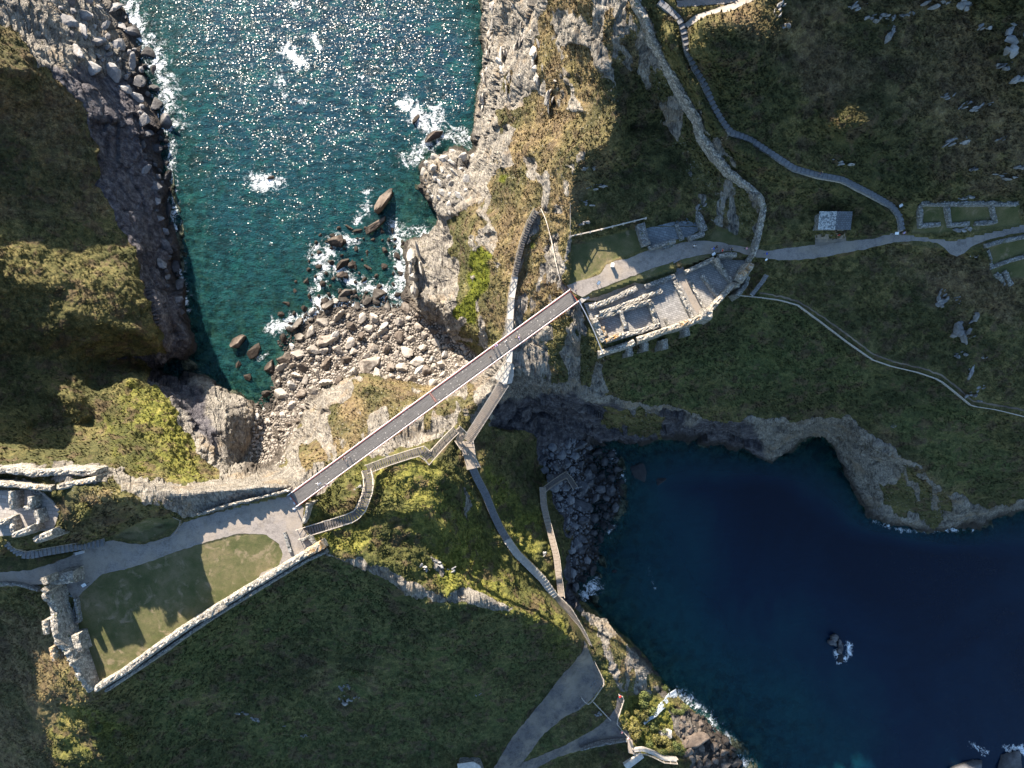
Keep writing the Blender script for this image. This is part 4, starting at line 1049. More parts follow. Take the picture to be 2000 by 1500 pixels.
wall('room_wall', 'upper wall of the two-roomed building in the halls', [(1163,620),(1190,614),(1220,604),(1245,594),(1273,588)], [57,57.2,57,57.3,57.6], 55.4, .9, 'stone', .6, IB)
wall('room_wall', 'right wall of the two-roomed building in the halls', [(1272,590),(1278,612),(1285,634)], [57.6,57.2,57.2], 55.4, 1.0, 'stone', .7, IB)
wall('room_wall', 'lower wall of the right-hand room', [(1285,636),(1258,645),(1232,651),(1214,655)], 57.3, 55.4, 1.0, 'stone', .5, IB)
wall('room_wall', 'lower wall of the left-hand room, orange with lichen', [(1213,653),(1200,659),(1184,666)], 57.3, 55.4, .9, 'stone_orange', .4, IB)
wall('room_wall', 'left wall of the two-roomed building in the halls', [(1160,621),(1170,643),(1181,666)], 57.2, 55.4, 1.2, 'stone', .6, IB,
     children=[('wall_top', [(1178,637),(1184,655)], 57.4, 56, .6, 'stone_orange', 'inner edge bright with orange lichen')])
wall('room_wall', 'dividing wall between the two square rooms', [(1213,606),(1218,624),(1223,641)], 57.0, 55.4, .8, 'stone', .4, IB)
wall('room_wall', 'free-standing inner wall casting a shadow in the right-hand room', [(1230,601),(1262,591)], 56.9, 55.4, .9, 'stone', .2, IB)
wall('room_wall', 'tiny wall stub on the sunlit slate floor right of the two rooms', [(1299,622),(1307,638)], 56.3, 55.4, .5, 'stone', .2, IB)
for i, (x, y, lab) in enumerate([(1231,690,'leftmost stone buttress below the cliff-side wall of the halls'), (1262,680,'second stone buttress from the left below the halls'), (1300,676,'third stone buttress from the left below the halls, half buried in grass'), (1343,650,'rightmost stone buttress below the halls')]):
    wall('buttress', lab, [(x - 1, y - 14), (x + 1, y + 6)], [56, 54.2], 46, 1.3, 'stone_grey', .3, 'buttresses below the halls', 'buttress')
RR = 'low grassy house footings'
for pts, lab in [([(1799,400),(1800,440),(1838,437)], 'L-shaped footing at the left end of the grass-floored house'), ([(1851,399),(1857,439),(1893,436)], 'footing between the two grass rooms with a pale head'),
                 ([(1906,436),(1946,433),(1939,399)], 'right-hand footing of the larger grass room'), ([(1800,396),(1860,397),(1930,396),(1990,397)], 'long back footing below the rocky bank'),
                 ([(1932,488),(1937,522),(1975,508),(2020,496)], 'footing around the sunken lawn at the right edge'), ([(1925,480),(1960,470),(2020,458)], 'thin footing beside the path near the right edge'),
                 ([(1948,533),(1965,556)], 'left one of two short parallel footings'), ([(1964,529),(1978,556)], 'right one of two short parallel footings')]:
    P_ = [G(x, y) for x, y in pts]
    wall('footing', lab, pts, [p.z + .55 for p in P_], lambda p: p.z - 1.2, .8, 'stone_grey', .3, RR)
# ---------------------------------------------------------------- the footbridge
def footbridge():
    z0 = 57.25
    A = W(573.7, 976.6, z0); B = W(1121, 578, z0)
    d = (B - A); Ln = d.length; d.normalize(); s_ = Vector((-d.y, d.x, 0)); root = empty('footbridge', A, 'long slender slate-decked footbridge with rust-red sides spanning the chasm', 'bridge')
    def P(t, u, dz=0.0):      # t metres along, u metres to the left, camber included
        c = 1.0 - (2 * t / Ln - 1) ** 2
        return A + d * t + s_ * u + Vector((0, 0, dz + .55 * c))
    hw = 1.28; N = 40
    mid = Ln / 2
    for (t0, t1) in ((0.05, mid - .16), (mid + .16, Ln - .05)):
        m = MB(A); n = 20
        for i in range(n):
            a = t0 + (t1 - t0) * i / n; b_ = t0 + (t1 - t0) * (i + 1) / n
            m.hexa([P(a, -hw, -.12), P(b_, -hw, -.12), P(b_, hw, -.12), P(a, hw, -.12)], [P(a, -hw), P(b_, -hw), P(b_, hw), P(a, hw)])
        m.build('deck_panel', M['bridge_deck'], root)
    m = MB(A)
    for dt in (-.13, .13): m.beam(P(mid + dt, -hw, .02), P(mid + dt, hw, .02), .09, .16)
    m.build('joint_strip', M['red'], root)
    m = MB(A); m.beam(P(mid, -hw, .0), P(mid, hw, .0), .07, .10); m.build('joint_plate', M['steel'], root)
    for t in (0.02, Ln - .02):
        m = MB(A); m.beam(P(t, -hw, .03), P(t, hw, .03), .14, .14); m.build('end_threshold', M['red'], root)
    for u in (-1, 1):
        # each half tapers towards mid-span
        for h0, h1 in ((0.0, mid - .12), (mid + .12, Ln)):
            m = MB(A); n = 16
            for i in range(n):
                a = h0 + (h1 - h0) * i / n; b_ = h0 + (h1 - h0) * (i + 1) / n
                q = [(hw + .02, -.30), (hw + .28, -.42), (hw + .28, .10), (hw + .02, .10)]
                m.hexa([P(a, u * x, z) for x, z in q], [P(b_, u * x, z) for x, z in q])
            m.build('edge_beam', M['red'], root)
            dep_ = lambda t: .45 + 3.9 * (abs(t - mid) / mid) ** 1.1
            m = MB(A)
            for i in range(n):
                a = h0 + (h1 - h0) * i / n; b_ = h0 + (h1 - h0) * (i + 1) / n
                m.beam(P(a, u * 1.0, -dep_(a)), P(b_, u * 1.0, -dep_(b_)), .16, .16)
                m.beam(P(a, u * 1.0, -dep_(a)), P(b_, u * 1.2, -.35), .10, .10)
                m.beam(P(b_, u * 1.0, -dep_(b_)), P(b_, u * 1.2, -.35), .10, .10)
            m.build('truss', M['red'], root)
        m = MB(A)
        for i in range(N): m.tube(P(Ln * i / N, u * (hw + .16), 1.18), P(Ln * (i + 1) / N, u * (hw + .16), 1.18), .075, 6)
        m.build('handrail', M['white_rail'], root)
        m = MB(A); k = int(Ln / .16)
        for i in range(k):
            t = Ln * (i + .5) / k; m.beam(P(t, u * (hw + .02), -.02), P(t, u * (hw + .17), 1.16), .016, .016)
        tag(m.build('balustrade', M['steel'], root), kind='stuff')
    m = MB(A)
    for u in (-.6, .6): m.beam(P(-.5, u, -.6), P(-.2, u, -.6), .5, 1.0)
    m.build('abutment_shoe', M['steel'], root)
M['white_rail'] = m_plain('pale_steel_rail', (.78, .77, .74), .4, .05)
def mat_deck():
    b = NB('slate_on_edge_deck')
    ang = math.atan2(578 - 976.6, 547.3)      # deck direction
    v = b.mapv((1, 1, 1), (0, 0, ang + 0))
    v = b.mapv((1, 1, 1), (0, 0, -math.atan2(398.6, 547.3)))
    ww = b.noise(1.0, 4, .7, b.mapv((.5, 9, .5), (0, 0, 0), v)); f = b.noise(1.0, 3, .8, b.mapv((3, 26, 3), (0, 0, 0), v))
    c = b.ramp(b.math('ADD', b.math('MULTIPLY', ww, .5), b.math('MULTIPLY', f, .5)), [(.34, (.055, .05, .047)), (.5, (.125, .115, .106)), (.66, (.23, .215, .20))])
    vo = b.vor(1.15, 'F1', 'Distance', v, .55)
    c = b.mix(b.ramp(vo, [(.10, .9), (.14, 0)]), c, (.46, .43, .38))
    return b.done(c, .7, b.bump(f, .5, .03), .3)
M['bridge_deck'] = mat_deck()
footbridge()

# ---------------------------------------------------------------- stairs, rails and fences
def along(P):
    cum = [0.0]
    for a, b_ in zip(P[:-1], P[1:]): cum.append(cum[-1] + (b_ - a).length)
    def f(t):
        t = max(0, min(cum[-1], t))
        for i in range(len(P) - 1):
            if t <= cum[i + 1] or i == len(P) - 2:
                k = (t - cum[i]) / max(1e-6, cum[i + 1] - cum[i])
                d = (P[i + 1] - P[i]).normalized()
                return P[i].lerp(P[i + 1], k), d
    return f, cum[-1]
def rail_parts(root, off, P, mat, h=1.05, sp=1.7, cross=False, rails=(1.0, .55), pw=.10, tp='post', thick=.11):
    f, Lr = along(P)
    n = max(1, int(round(Lr / sp)))
    pts = [f(Lr * i / n)[0] for i in range(n + 1)]
    for p in pts:
        m = MB(off); m.box(p + Vector((0, 0, h / 2)), pw, pw, h + .1); m.build(tp, mat, root)
    m = MB(off)
    for a, b_ in zip(pts[:-1], pts[1:]):
        for r in rails: m.beam(a + Vector((0, 0, h * r)), b_ + Vector((0, 0, h * r)), thick if r == rails[0] else thick * .6, .06)
        if cross:
            m.beam(a + Vector((0, 0, .12)), b_ + Vector((0, 0, h * .97)), .05, .05); m.beam(a + Vector((0, 0, h * .97)), b_ + Vector((0, 0, .12)), .05, .05)
    m.build('rail', mat, root)
def side_path(P, u):
    out = []
    for i, p in enumerate(P):
        a = P[max(i - 1, 0)]; b_ = P[min(i + 1, len(P) - 1)]
        d = Vector((b_.x - a.x, b_.y - a.y, 0)).normalized()
        k = 1.0
        if 0 < i < len(P) - 1:
            d1 = (p - a); d2 = (b_ - p); d1.z = d2.z = 0
            c = max(.35, math.cos(d1.angle(d2) / 2)) if d1.length > 1e-4 and d2.length > 1e-4 else 1
            k = 1 / c
        out.append(p + Vector((-d.y, d.x, 0)) * u * k)
    return out
def stairs(name, label, pts, width, pitch, mat, rails='', railmat=None, cat='stairs', cross='', stringer=True, thick=.14, fill=False, group=None, sp=1.7):
    "pts: surveyed (px,py,z) of the walking line; every tread is a part"
    P = [W(*p) for p in pts]; off = P[0].copy()
    root = empty(name, off, label, cat, group)
    f, Lt = along(P); n = max(2, int(Lt / pitch))
    cnt = 0; m_rest = None
    for i in range(n):
        t0 = Lt * i / n; t1 = Lt * (i + 1) / n
        p0, d = f(t0); p1, _ = f(t1); z = max(p0.z, p1.z) if abs(p1.z - p0.z) > .02 else p0.z
        dh = Vector((p1.x - p0.x, p1.y - p0.y, 0)); l = dh.length
        if l < 1e-4: continue
        dh.normalize(); s_ = Vector((-dh.y, dh.x, 0)); c = (p0 + p1) / 2; c.z = z - thick / 2
        e = l * (.5 - (.055 if not stringer else .085)) if 'concrete' not in str(mat.name) else l * .49
        m = MB(off)
        q = [c + dh * a * e + s_ * b_ * width / 2 for a, b_ in ((-1, -1), (1, -1), (1, 1), (-1, 1))]
        jz = (rng.random() - .5) * (.0 if 'walkway' in name else .02)
        m.hexa([x - Vector((0, 0, thick / 2 - jz)) for x in q], [x + Vector((0, 0, thick / 2 + jz)) for x in q])
        m.build('step', mat, root)
    if stringer:
        for u in (-1, 1):
            m = MB(off); Q_ = side_path(P, u * (width / 2 + .06))
            for a, b_ in zip(Q_[:-1], Q_[1:]): m.beam(a - Vector((0, 0, .1)), b_ - Vector((0, 0, .1)), .09, .34)
            m.build('stringer', railmat or mat, root)
    else:
        m = MB(off)
        for a, b_ in zip(P[:-1], P[1:]): m.beam(a - Vector((0, 0, thick + .42)), b_ - Vector((0, 0, thick + .42)), width * .96, .5)
        m.build('stair_bed', M['stone_step'], root)
    for ch, u in (('L', 1), ('R', -1)):
        if ch in rails: rail_parts(root, off, side_path(P, u * (width / 2 + .10)), railmat or mat, cross=(ch in cross), sp=sp)
    return root
M['shaded_step'] = m_plain('shade_darkened_step', (.13, .12, .11), .85, .35, 2.5, .03)  # tread colour darkened for the shadow lying on the spur stair
S1 = [(583,1043,57.0),(600,1037,56.4),(650,1022,54.6),(694,1008,52.9),(706,995,52.4),(719,962,51.0),(722,940,50.2),(717,917,49.4)]
stairs('staircase', 'long timber stairway running from the courtyard corner and bending up beside the sunlit knoll', S1, 1.75, .52, M['wood_dark'], 'LR', M['wood_pale'], sp=1.8)
S1b = [(717,916,49.3),(760,900,47.4),(800,887,46.0),(826,880,45.2),(840,895,44.6),(850,882,44.0),(870,860,42.5),(891,839,41.2)]
stairs('staircase', 'shaded timber stairway with a kink in the shadow just below the middle of the bridge', S1b, 1.65, .50, M['wood_dark'], 'LR', M['wood_pale'], sp=1.7)
stairs('staircase', 'short steep timber steps joining the shaded stairway to the small platform', [(893,836,41.2),(905,846,39.6),(896,862,36.2)], 1.3, .42, M['wood'], 'LR', M['wood_pale'], sp=1.2)
stairs('staircase', 'steep straight pale timber flight climbing towards the island under the bridge', [(913,861,36.0),(948,806,39.0),(985,748,42.2)], 2.1, .40, M['wood'], 'LR', M['wood_pale'], sp=2.0)
PLAT = [(889,861),(925,862),(930,895),(939,912),(912,918),(906,892),(900,878)]
def slab(name, label, poly, z, th, mat, cat, group=None, parent_off=None):
    zf = z if callable(z) else (lambda x, y: z)
    P = [W(x, y, zf(x, y)) for x, y in poly]; off = P[0].copy(); m = MB(off)
    t = [p for p in P]; b_ = [p - Vector((0, 0, th)) for p in P]
    m.face(t); m.face(b_[::-1])
    for i in range(len(P)):
        j = (i + 1) % len(P); m.face([t[i], t[j], b_[j], b_[i]])
    root = empty(name, off, label, cat, group)
    m.build('deck', mat, root)
    return root, off
r_, off_ = slab('platform', 'small timber platform where the stairways meet', PLAT, 36.0, .3, M['wood'], 'platform')
for pl in ([(889,861),(901,878)], [(925,862),(930,895),(939,912)]):
    rail_parts(r_, off_, [W(x, y, 36.0) for x, y in pl], M['wood_pale'], sp=1.4)
m = MB(off_)
for (x, y) in ((903,874),(913,873),(904,889),(915,888)): m.box(W(x, y, 36.6), .12, .12, 1.2)
m.build('gate_post', M['wood_pale'], r_)
m = MB(off_); m.box(W(909,881,36.35), 1.15, 1.5, .5, -.15); m.build('storage_box', M['wood'], r_)
stairs('staircase', 'winding stone stairway down the grassy gully from the platform', [(922,912,35.7),(932,935,34.4),(948,965,32.2),(962,1000,29.6),(976,1030,27.6),(990,1054,26.2)], 1.75, .62, M['slate_step'], '', None, stringer=False, thick=.22, fill=True)
stairs('staircase', 'lower winding steps with long sunlit treads and a rail on the seaward side', [(990,1054,26.2),(1008,1080,24.6),(1035,1107,22.4),(1060,1132,20.6),(1084,1166,18.6)], 1.85, .95, M['concrete'], 'L', M['wood_pale'], stringer=False, thick=.25, fill=True)
stairs('walkway', 'sunlit boarded walkway dropping to the plaza at the foot of the hill', [(1084,1166,18.5),(1110,1192,17.2),(1138,1240,15.2),(1148,1262,14.3)], 1.95, .5, M['wood'], 'L', M['wood_pale'], 'walkway', thick=.14)
stairs('walkway', 'narrow stepped walkway hugging the low cliff above the dark beach', [(1096,1166,18.4),(1091,1125,17.7),(1086,1085,17.0),(1077,1050,16.0),(1067,1012,15.2),(1061,985,14.8),(1059,952,14.4)], 1.5, .9, M['wood'], 'R', M['wood_pale'], 'walkway', stringer=False, thick=.2, fill=True)
stairs('boardwalk', 'dark boardwalk bending down to the shaded boulder beach', [(1061,957,13.6),(1082,941,10.5),(1106,926,7.6),(1112,934,6.6),(1124,953,4.0)], 1.2, .55, M['wood_dark'], 'LR', M['wood'], 'boardwalk', sp=1.8)
stairs('staircase', 'stepped path with cross-braced railing coming down the spur and passing under the bridge', [(1048,412,54.0),(1034,437,52.6),(1022,470,51.0),(1013,505,49.6),(1006,540,48.2)], 1.05, .5, M['shaded_step'], 'R', M['wood_pale'], cross='R', stringer=False, thick=.22, fill=True, sp=1.5)
stairs('walkway', 'pale concrete walkway with cross-braced railing shadows, passing under the bridge', [(1006,540,48.1),(1000,575,47.2),(997,610,46.0),(996,650,44.8),(997,690,43.6),(992,722,42.8),(984,748,42.3)], 1.3, 4.2, M['concrete'], 'R', M['wood_pale'], 'walkway', cross='R', stringer=False, thick=.18, fill=True, sp=1.5)
r_, off_ = slab('platform', 'pale concrete platform at the top of the steep timber flight', [(966,738),(980,716),(992,700),(1005,706),(1003,735),(1000,748),(985,752)], 42.35, .6, M['concrete'], 'platform')
rail_parts(r_, off_, [W(964,738,42.4), W(978,716,42.4), W(990,700,42.4)], M['wood_pale'], sp=1.3, cross=True)
stairs('staircase', 'short flight of blue slate steps from the path down into the gravel aisle', [(1321,508,57.1),(1326,520,56.5),(1331,533,55.75)], 1.5, .38, M['slate_step'], '', None, stringer=False, thick=.2)
stairs('staircase', 'few slate steps beside the island end of the bridge', [(1131,591,57.05),(1140,584,56.8),(1149,578,56.6)], .9, .4, M['stone_step'], '', None, stringer=False, thick=.2)
stairs('staircase', 'long dim slate stairway below the upper ward, beside the bench', [(204,1059,57.2),(180,1063,58.2),(150,1068,59.6),(120,1073,60.6),(90,1078,61.4),(62,1084,61.8),(42,1083,62.2),(28,1072,63.4),(14,1060,64.4)], 1.5, .75, M['slate_step'], 'R', M['wood'], stringer=False, thick=.25, fill=True, sp=2.2)
stairs('staircase', 'row of narrow slate treads in the grass outside the castle gate', [(1498,537,56.9),(1490,550,56.2),(1480,562,55.6),(1469,576,55.0)], .75, .42, M['slate_step'], '', None, stringer=False, thick=.16)
# the long stepped path on the island hill, treads follow the slope
SH = [(x, y, zt(x, y) + .5) for x, y in STEPS_HILL]
stairs('staircase', 'long curving stepped slate path climbing the dark island hillside', SH, 1.05, .9, M['slate_step'], '', None, stringer=False, thick=.24, fill=True)

def fence(name, label, pts, mat, h=1.05, sp=1.9, cross=False, dz=0.0, zfix=None, group=None, cat='fence', rails=(1.0, .55), thick=.09, pw=.1):
    P = []
    for (a, b_) in zip(pts[:-1], pts[1:]):
        k = max(1, int(math.hypot(b_[0] - a[0], b_[1] - a[1]) / 14))
        for i in range(k):
            x = a[0] + (b_[0] - a[0]) * i / k; y = a[1] + (b_[1] - a[1]) * i / k
            P.append(W(x, y, zfix) if zfix else G(x, y, dz))
    P.append(W(*pts[-1], zfix) if zfix else G(*pts[-1], dz))
    root = empty(name, P[0].copy(), label, cat, group)
    rail_parts(root, P[0].copy(), P, mat, h, sp, cross, rails, pw, thick=thick)
    return root
fence('fence', 'very long thin post-and-rail fence snaking across the dark slope above the cliff', [(1440,578),(1480,582),(1520,587),(1555,597),(1600,630),(1650,668),(1700,703),(1738,716),(1790,728),(1830,742),(1858,764),(1893,793),(1940,800),(2010,817)], M['wood_pale'], 1.1, 1.6, thick=.13, rails=(1.0, .6, .3))
fence('fence', 'timber rail fence separating the dark bowl from the shaded lawn', [(1114,463),(1160,453),(1200,443),(1260,428)], M['wood_pale'], 1.0, 2.4, thick=.2, pw=.3)
fence('fence', 'thin straight rail running up the ridge above the little lawn', [(1113,400),(1113,462)], M['wood'], 1.1, 2.2)
fence('fence', 'rail guarding the pale rocky ledge path up the spur', [(1056,410),(1066,432),(1076,470),(1085,515),(1093,548)], M['wood_pale'], 1.1, 1.3, thick=.12)
fence('handrail', 'white rail slanting down from the island end of the bridge beside the slate terrace', [(1129,588),(1142,612),(1158,645),(1176,690)], M['steel'], 1.1, 1.5, zfix=56.2, thick=.16, cat='rail')
fence('fence', 'short timber fence and gate between the sunken grass and the gravel path', [(330,1002),(359,1016),(346,1040)], M['wood'], 1.1, 1.1, zfix=57.2)
fence('fence', 'low curved timber edging along the top of the gravel path', [(346,1040),(330,1052),(300,1062),(262,1064),(222,1055)], M['wood'], .35, 2.0, zfix=57.1, rails=(1.0,))
fence('fence', 'rust-coloured rail on the right edge of the paved upper ward', [(76,951),(98,970),(119,991)], M['wood'], 1.0, 1.6, zfix=65.6, rails=(1.0,), thick=.2)
fence('fence', 'seaward rail from the walkway down the edge of the plaza', [(1150,1262),(1162,1292),(1181,1331),(1157,1366),(1146,1374),(1135,1360)], M['wood_pale'], 1.1, 1.4, zfix=12.6, thick=.11)
fence('fence', 'rail slanting between the plaza and the lower path', [(1158,1368),(1192,1404)], M['wood_pale'], 1.1, 1.4, thick=.12)
fence('fence', 'L-shaped rail round the small lookout beside the lower path', [(1208,1355),(1219,1360),(1203,1410),(1220,1430),(1233,1446)], M['wood_pale'], 1.1, 1.4, thick=.12)
r_, off_ = slab('plank_bridge', 'small plank bridge over the stream at the bottom of the picture', [(1226,1444),(1235,1446),(1240,1474),(1227,1470)], 9.3, .25, M['wood'], 'bridge')
rail_parts(r_, off_, [W(1225,1442,9.3), W(1238,1472,9.3)], M['wood_pale'], sp=1.2)
stairs('walkway', 'curved boardwalk with rails heading right from the plank bridge', [(1236,1466,9.3),(1256,1464,9.3),(1278,1472,9.2),(1296,1482,9.1),(1322,1484,9.0)], 1.0, .8, M['concrete'], 'LR', M['wood_pale'], 'walkway', stringer=False, fill=True)
wall('culvert_wall', 'pale stone parapet along the lower edge of the lower path', [(1134,1466),(1165,1458),(1225,1448)], 9.4, 5, .5, 'stone_grey', .2)
slab('concrete_slab', 'pale rectangular concrete slab on the grass at the bottom edge', [(1218,1494),(1252,1472),(1258,1480),(1226,1504)], 9.6, 1.2, M['concrete'], 'slab')

# ---------------------------------------------------------------- shed, boards, benches
def shed():
    z = 59.5; hgt = 2.3
    c = [W(1597,415,z + hgt), W(1661,414,z + hgt), W(1661,448,z + hgt), W(1597,449,z + hgt)]
    off = Vector((c[0].x, c[3].y, z)); root = empty('shed', off, 'stone hut with a slate roof, left half of the roof encrusted with pale lichen', 'hut')
    x0, x1, y0, y1 = c[0].x, c[1].x, c[3].y, c[0].y
    m = MB(off); zb = z - 1
    m.hexa([Vector((x, y, zb)) for x, y in ((x0 + .2, y0 + .45), (x1 - .2, y0 + .45), (x1 - .2, y1 - .2), (x0 + .2, y1 - .2))], [Vector((x, y, z + hgt - .1)) for x, y in ((x0 + .2, y0 + .45), (x1 - .2, y0 + .45), (x1 - .2, y1 - .2), (x0 + .2, y1 - .2))])
    m.build('wall', M['stone_grey'], root)
    m = MB(off); xm = x0 + (x1 - x0) * .52
    m.hexa([Vector((xm, y0, z + hgt - .05)), Vector((x1, y0, z + hgt - .05)), Vector((x1, y1, z + hgt + .75)), Vector((xm, y1, z + hgt + .75))], [Vector((xm, y0, z + hgt + .1)), Vector((x1, y0, z + hgt + .1)), Vector((x1, y1, z + hgt + .9)), Vector((xm, y1, z + hgt + .9))])
    m.build('roof', M['roof_slate'], root)
    m = MB(off)
    m.hexa([Vector((x0, y0, z + hgt - .05)), Vector((xm, y0, z + hgt - .05)), Vector((xm, y1, z + hgt + .75)), Vector((x0, y1, z + hgt + .75))], [Vector((x0, y0, z + hgt + .12)), Vector((xm, y0, z + hgt + .12)), Vector((xm, y1, z + hgt + .92)), Vector((x0, y1, z + hgt + .92))])
    tag(m.build('roof', M['roof_lichen'], root), 'roof half crusted with white lichen')
    for t in (.15, .62, .86):
        m = MB(off); m.box(Vector((x0 + (x1 - x0) * t, y0 + .43, z + 1.0)), .95, .06, 1.9); m.build('door', M['steel'], root)
M['roof_slate'] = m_flags('roof_slates', (.13, .14, .155), 0, .35, .5)
def mat_lich():
    b = NB('lichened_slates'); c = b.mix(b.ramp(b.noise(2.6, 5, .75), [(.46, 0), (.54, 1)]), (.12, .13, .14), (.42, .43, .42))
    return b.done(c, .85)
M['roof_lichen'] = mat_lich()
shed()
def board(label, px, py, z, rz, w=.9, h=.6, tall=.9, mat='print', cat='information board', white=False):
    p = W(px, py, z); root = empty('information_board', p, label, cat, None, rz); 
    m = MB()
    for u in (-1, 1): m.beam(Vector((u * w * .42, 0, 0)), Vector((u * w * .42, 0, tall)), .07, .07)
    m.build('post', M['black'], root)
    m = MB(); m.hexa([Vector((-w / 2, -h / 2, tall)), Vector((w / 2, -h / 2, tall)), Vector((w / 2, h / 2, tall + .25)), Vector((-w / 2, h / 2, tall + .25))],
                     [Vector((-w / 2, -h / 2, tall + .05)), Vector((w / 2, -h / 2, tall + .05)), Vector((w / 2, h / 2, tall + .30)), Vector((-w / 2, h / 2, tall + .30))])
    m.build('frame', M['black'], root)
    m = MB(); w2, h2 = w * .86, h * .82
    m.hexa([Vector((-w2 / 2, -h2 / 2, tall + .07)), Vector((w2 / 2, -h2 / 2, tall + .07)), Vector((w2 / 2, h2 / 2, tall + .27)), Vector((-w2 / 2, h2 / 2, tall + .27))],
           [Vector((-w2 / 2, -h2 / 2, tall + .09)), Vector((w2 / 2, -h2 / 2, tall + .09)), Vector((w2 / 2, h2 / 2, tall + .29)), Vector((-w2 / 2, h2 / 2, tall + .29))])
    m.build('panel', M['white' if white else 'print'], root)
board('dark-framed information board on the sunlit gravel near the bridge', 1168, 554, 57, .9)
board('pale information board on the grass bank beside the top of the slate steps', 1391, 498, 57, .6, white=True)
board('white information board at the foot of the hill steps', 1746, 458, 58.0, 0, white=True)
board('greenish board standing in the grass beside a bend of the hill steps', 1754, 404, 60.5, .5)
board('grey information board on the shaded gravel by the gate tower stub', 170, 1140, 57, .5, 1.1, .8)
board('small white board at the grass edge outside the castle gate', 1493, 509, 57, .6, .6, .4, white=True)
def plinth():
    p = W(1195, 519, 57); root = empty('plinth', p, 'white box-shaped plinth standing alone on the sunlit gravel', 'plinth', None, -.1)
    m = MB(); m.box((0, 0, .5), .5, .72, 1.0); m.build('pedestal', M['concrete'], root)
    m = MB(); m.box((0, 0, 1.04), .6, .82, .1); m.build('cap', M['white'], root)
plinth()
def bench(label, px, py, z, rz, L_=1.9):
    root = empty('bench', W(px, py, z), label, 'bench', None, rz)
    for i in range(3):
        m = MB(); m.box((0, -.17 + .17 * i, .45), L_, .13, .06); m.build('seat_slat', M['bench'], root)
    m = MB(); m.box((0, .3, .8), L_, .06, .28); m.build('backrest', M['bench'], root)
    for u in (-1, 1):
        m = MB(); m.box((u * L_ * .42, 0, .22), .09, .42, .44); m.build('leg', M['bench'], root)
M['bench'] = m_wood('silvered_bench_timber', (.56, .55, .54), .15)
bench('silvery wooden bench against the bank in the shaded part of the path', 158, 1079, 57, .26)
root = empty('lifebuoy_stand', W(1210, 1357, 12), 'small red lifebuoy holder on the corner of the lookout rail', 'lifebuoy')
m = MB(); m.beam((0, 0, 0), (0, 0, 1.0), .09, .09); m.build('post', M['wood_pale'], root)
m = MB(); m.box((0, 0, 1.1), .55, .2, .55, .5); m.build('housing', M['lifered'], root)
def roofbit():
    z = 13.5; P = [W(893,1492,z + 3), W(925,1488,z + 3), W(938,1496,z + 3), W(960,1560,z + 3), W(905,1570,z + 3)]
    off = P[0] - Vector((0, 0, 4)); root = empty('cabin', off, 'pale flat-roofed cabin cut by the bottom edge of the picture', 'cabin')
    m = MB(off); m.face(P); m.face([p - Vector((0, 0, .2)) for p in P][::-1])
    for i in range(5): j = (i + 1) % 5; m.face([P[i], P[j], P[j] - Vector((0, 0, .2)), P[i] - Vector((0, 0, .2))])
    m.build('roof', M['concrete'], root)
    c = sum(P, Vector()) / 5; Q_ = [c + (p - c) * .93 - Vector((0, 0, .2)) for p in P]; m = MB(off)
    for i in range(5): j = (i + 1) % 5; m.face([Q_[i], Q_[j], Q_[j] - Vector((0, 0, 4)), Q_[i] - Vector((0, 0, 4))])
    m.build('wall', M['stone_grey'], root)
roofbit()
# ---------------------------------------------------------------- rocks
def rock_mesh(name, seed, sub=3, cuts=14, flatz=.7):
    rg = np.random.default_rng(seed)
    bm = bmesh.new(); bmesh.ops.create_icosphere(bm, subdivisions=sub, radius=1.0)
    N = rg.normal(size=(cuts, 3)); N /= np.linalg.norm(N, axis=1)[:, None]; D_ = .32 + .44 * rg.random(cuts)
    sx, sy = 1.15, .66 + .34 * rg.random()
    for v in bm.verts:
        n = np.array(v.co); n /= np.linalg.norm(n)
        dp = N @ n; r = 1.0
        for a, b_ in zip(dp, D_):
            if a > .05: r = min(r, b_ / a)
        r *= 1 + .05 * mnoise.noise(Vector(n * 2.3 + seed)) + .035 * mnoise.noise(Vector(n * 6 + seed))
        v.co = Vector((n[0] * r * sx, n[1] * r * sy, n[2] * r * flatz))
    me = bpy.data.meshes.new(name); bm.to_mesh(me); bm.free()
    return me
def mat_rock(name, lo, mid, hi, wetz=None, rnd=.5, beds=2.0):
    b = NB(name); v = b.local()
    oi = b.n.new('ShaderNodeObjectInfo').outputs['Random']
    n = b.noise(1.0, 6, .7, b.mapv((beds, .7, beds), (.3, .5, 0), v)); m_ = b.noise(2.5, 5, .7, v)
    f = b.math('ADD', b.math('ADD', b.math('MULTIPLY', n, .55), b.math('MULTIPLY', m_, .35)), b.math('MULTIPLY', oi, rnd * .3))
    c = b.ramp(f, [(.36, lo), (.52, mid), (.72, hi)])
    if wetz is not None:
        pos = b.n.new('ShaderNodeSeparateXYZ'); b.l.new(b.geo, pos.inputs[0])
        wz = b.math('ADD', pos.outputs[2], b.math('MULTIPLY', b.noise(.8, 4, .6), -1.2))
        c = b.mix(b.ramp(b.math('DIVIDE', wz, 4.0, clamp=True), [(0, .85), (wetz * 1.7, 0)]), c, tuple(x * .35 for x in lo))
    return b.done(c, .85, b.bump(b.math('ADD', n, m_), .9, .15), .25)
M['boulder'] = mat_rock('beach_boulder', (.030, .024, .020), (.115, .092, .074), (.32, .285, .245), .25, 1.5)
M['coastrock'] = mat_rock('coast_rock', (.07, .065, .065), (.20, .19, .185), (.40, .385, .37), .2, .6)
M['boulder_pale'] = mat_rock('pale_boulder', (.20, .185, .165), (.34, .32, .29), (.48, .46, .43), None, .6)
M['searock'] = mat_rock('sea_rock', (.05, .038, .030), (.14, .11, .088), (.30, .26, .22), .12, .3)
M['ribrock'] = mat_rock('pale_rib_rock', (.14, .125, .11), (.36, .33, .29), (.56, .53, .48), None, .4)
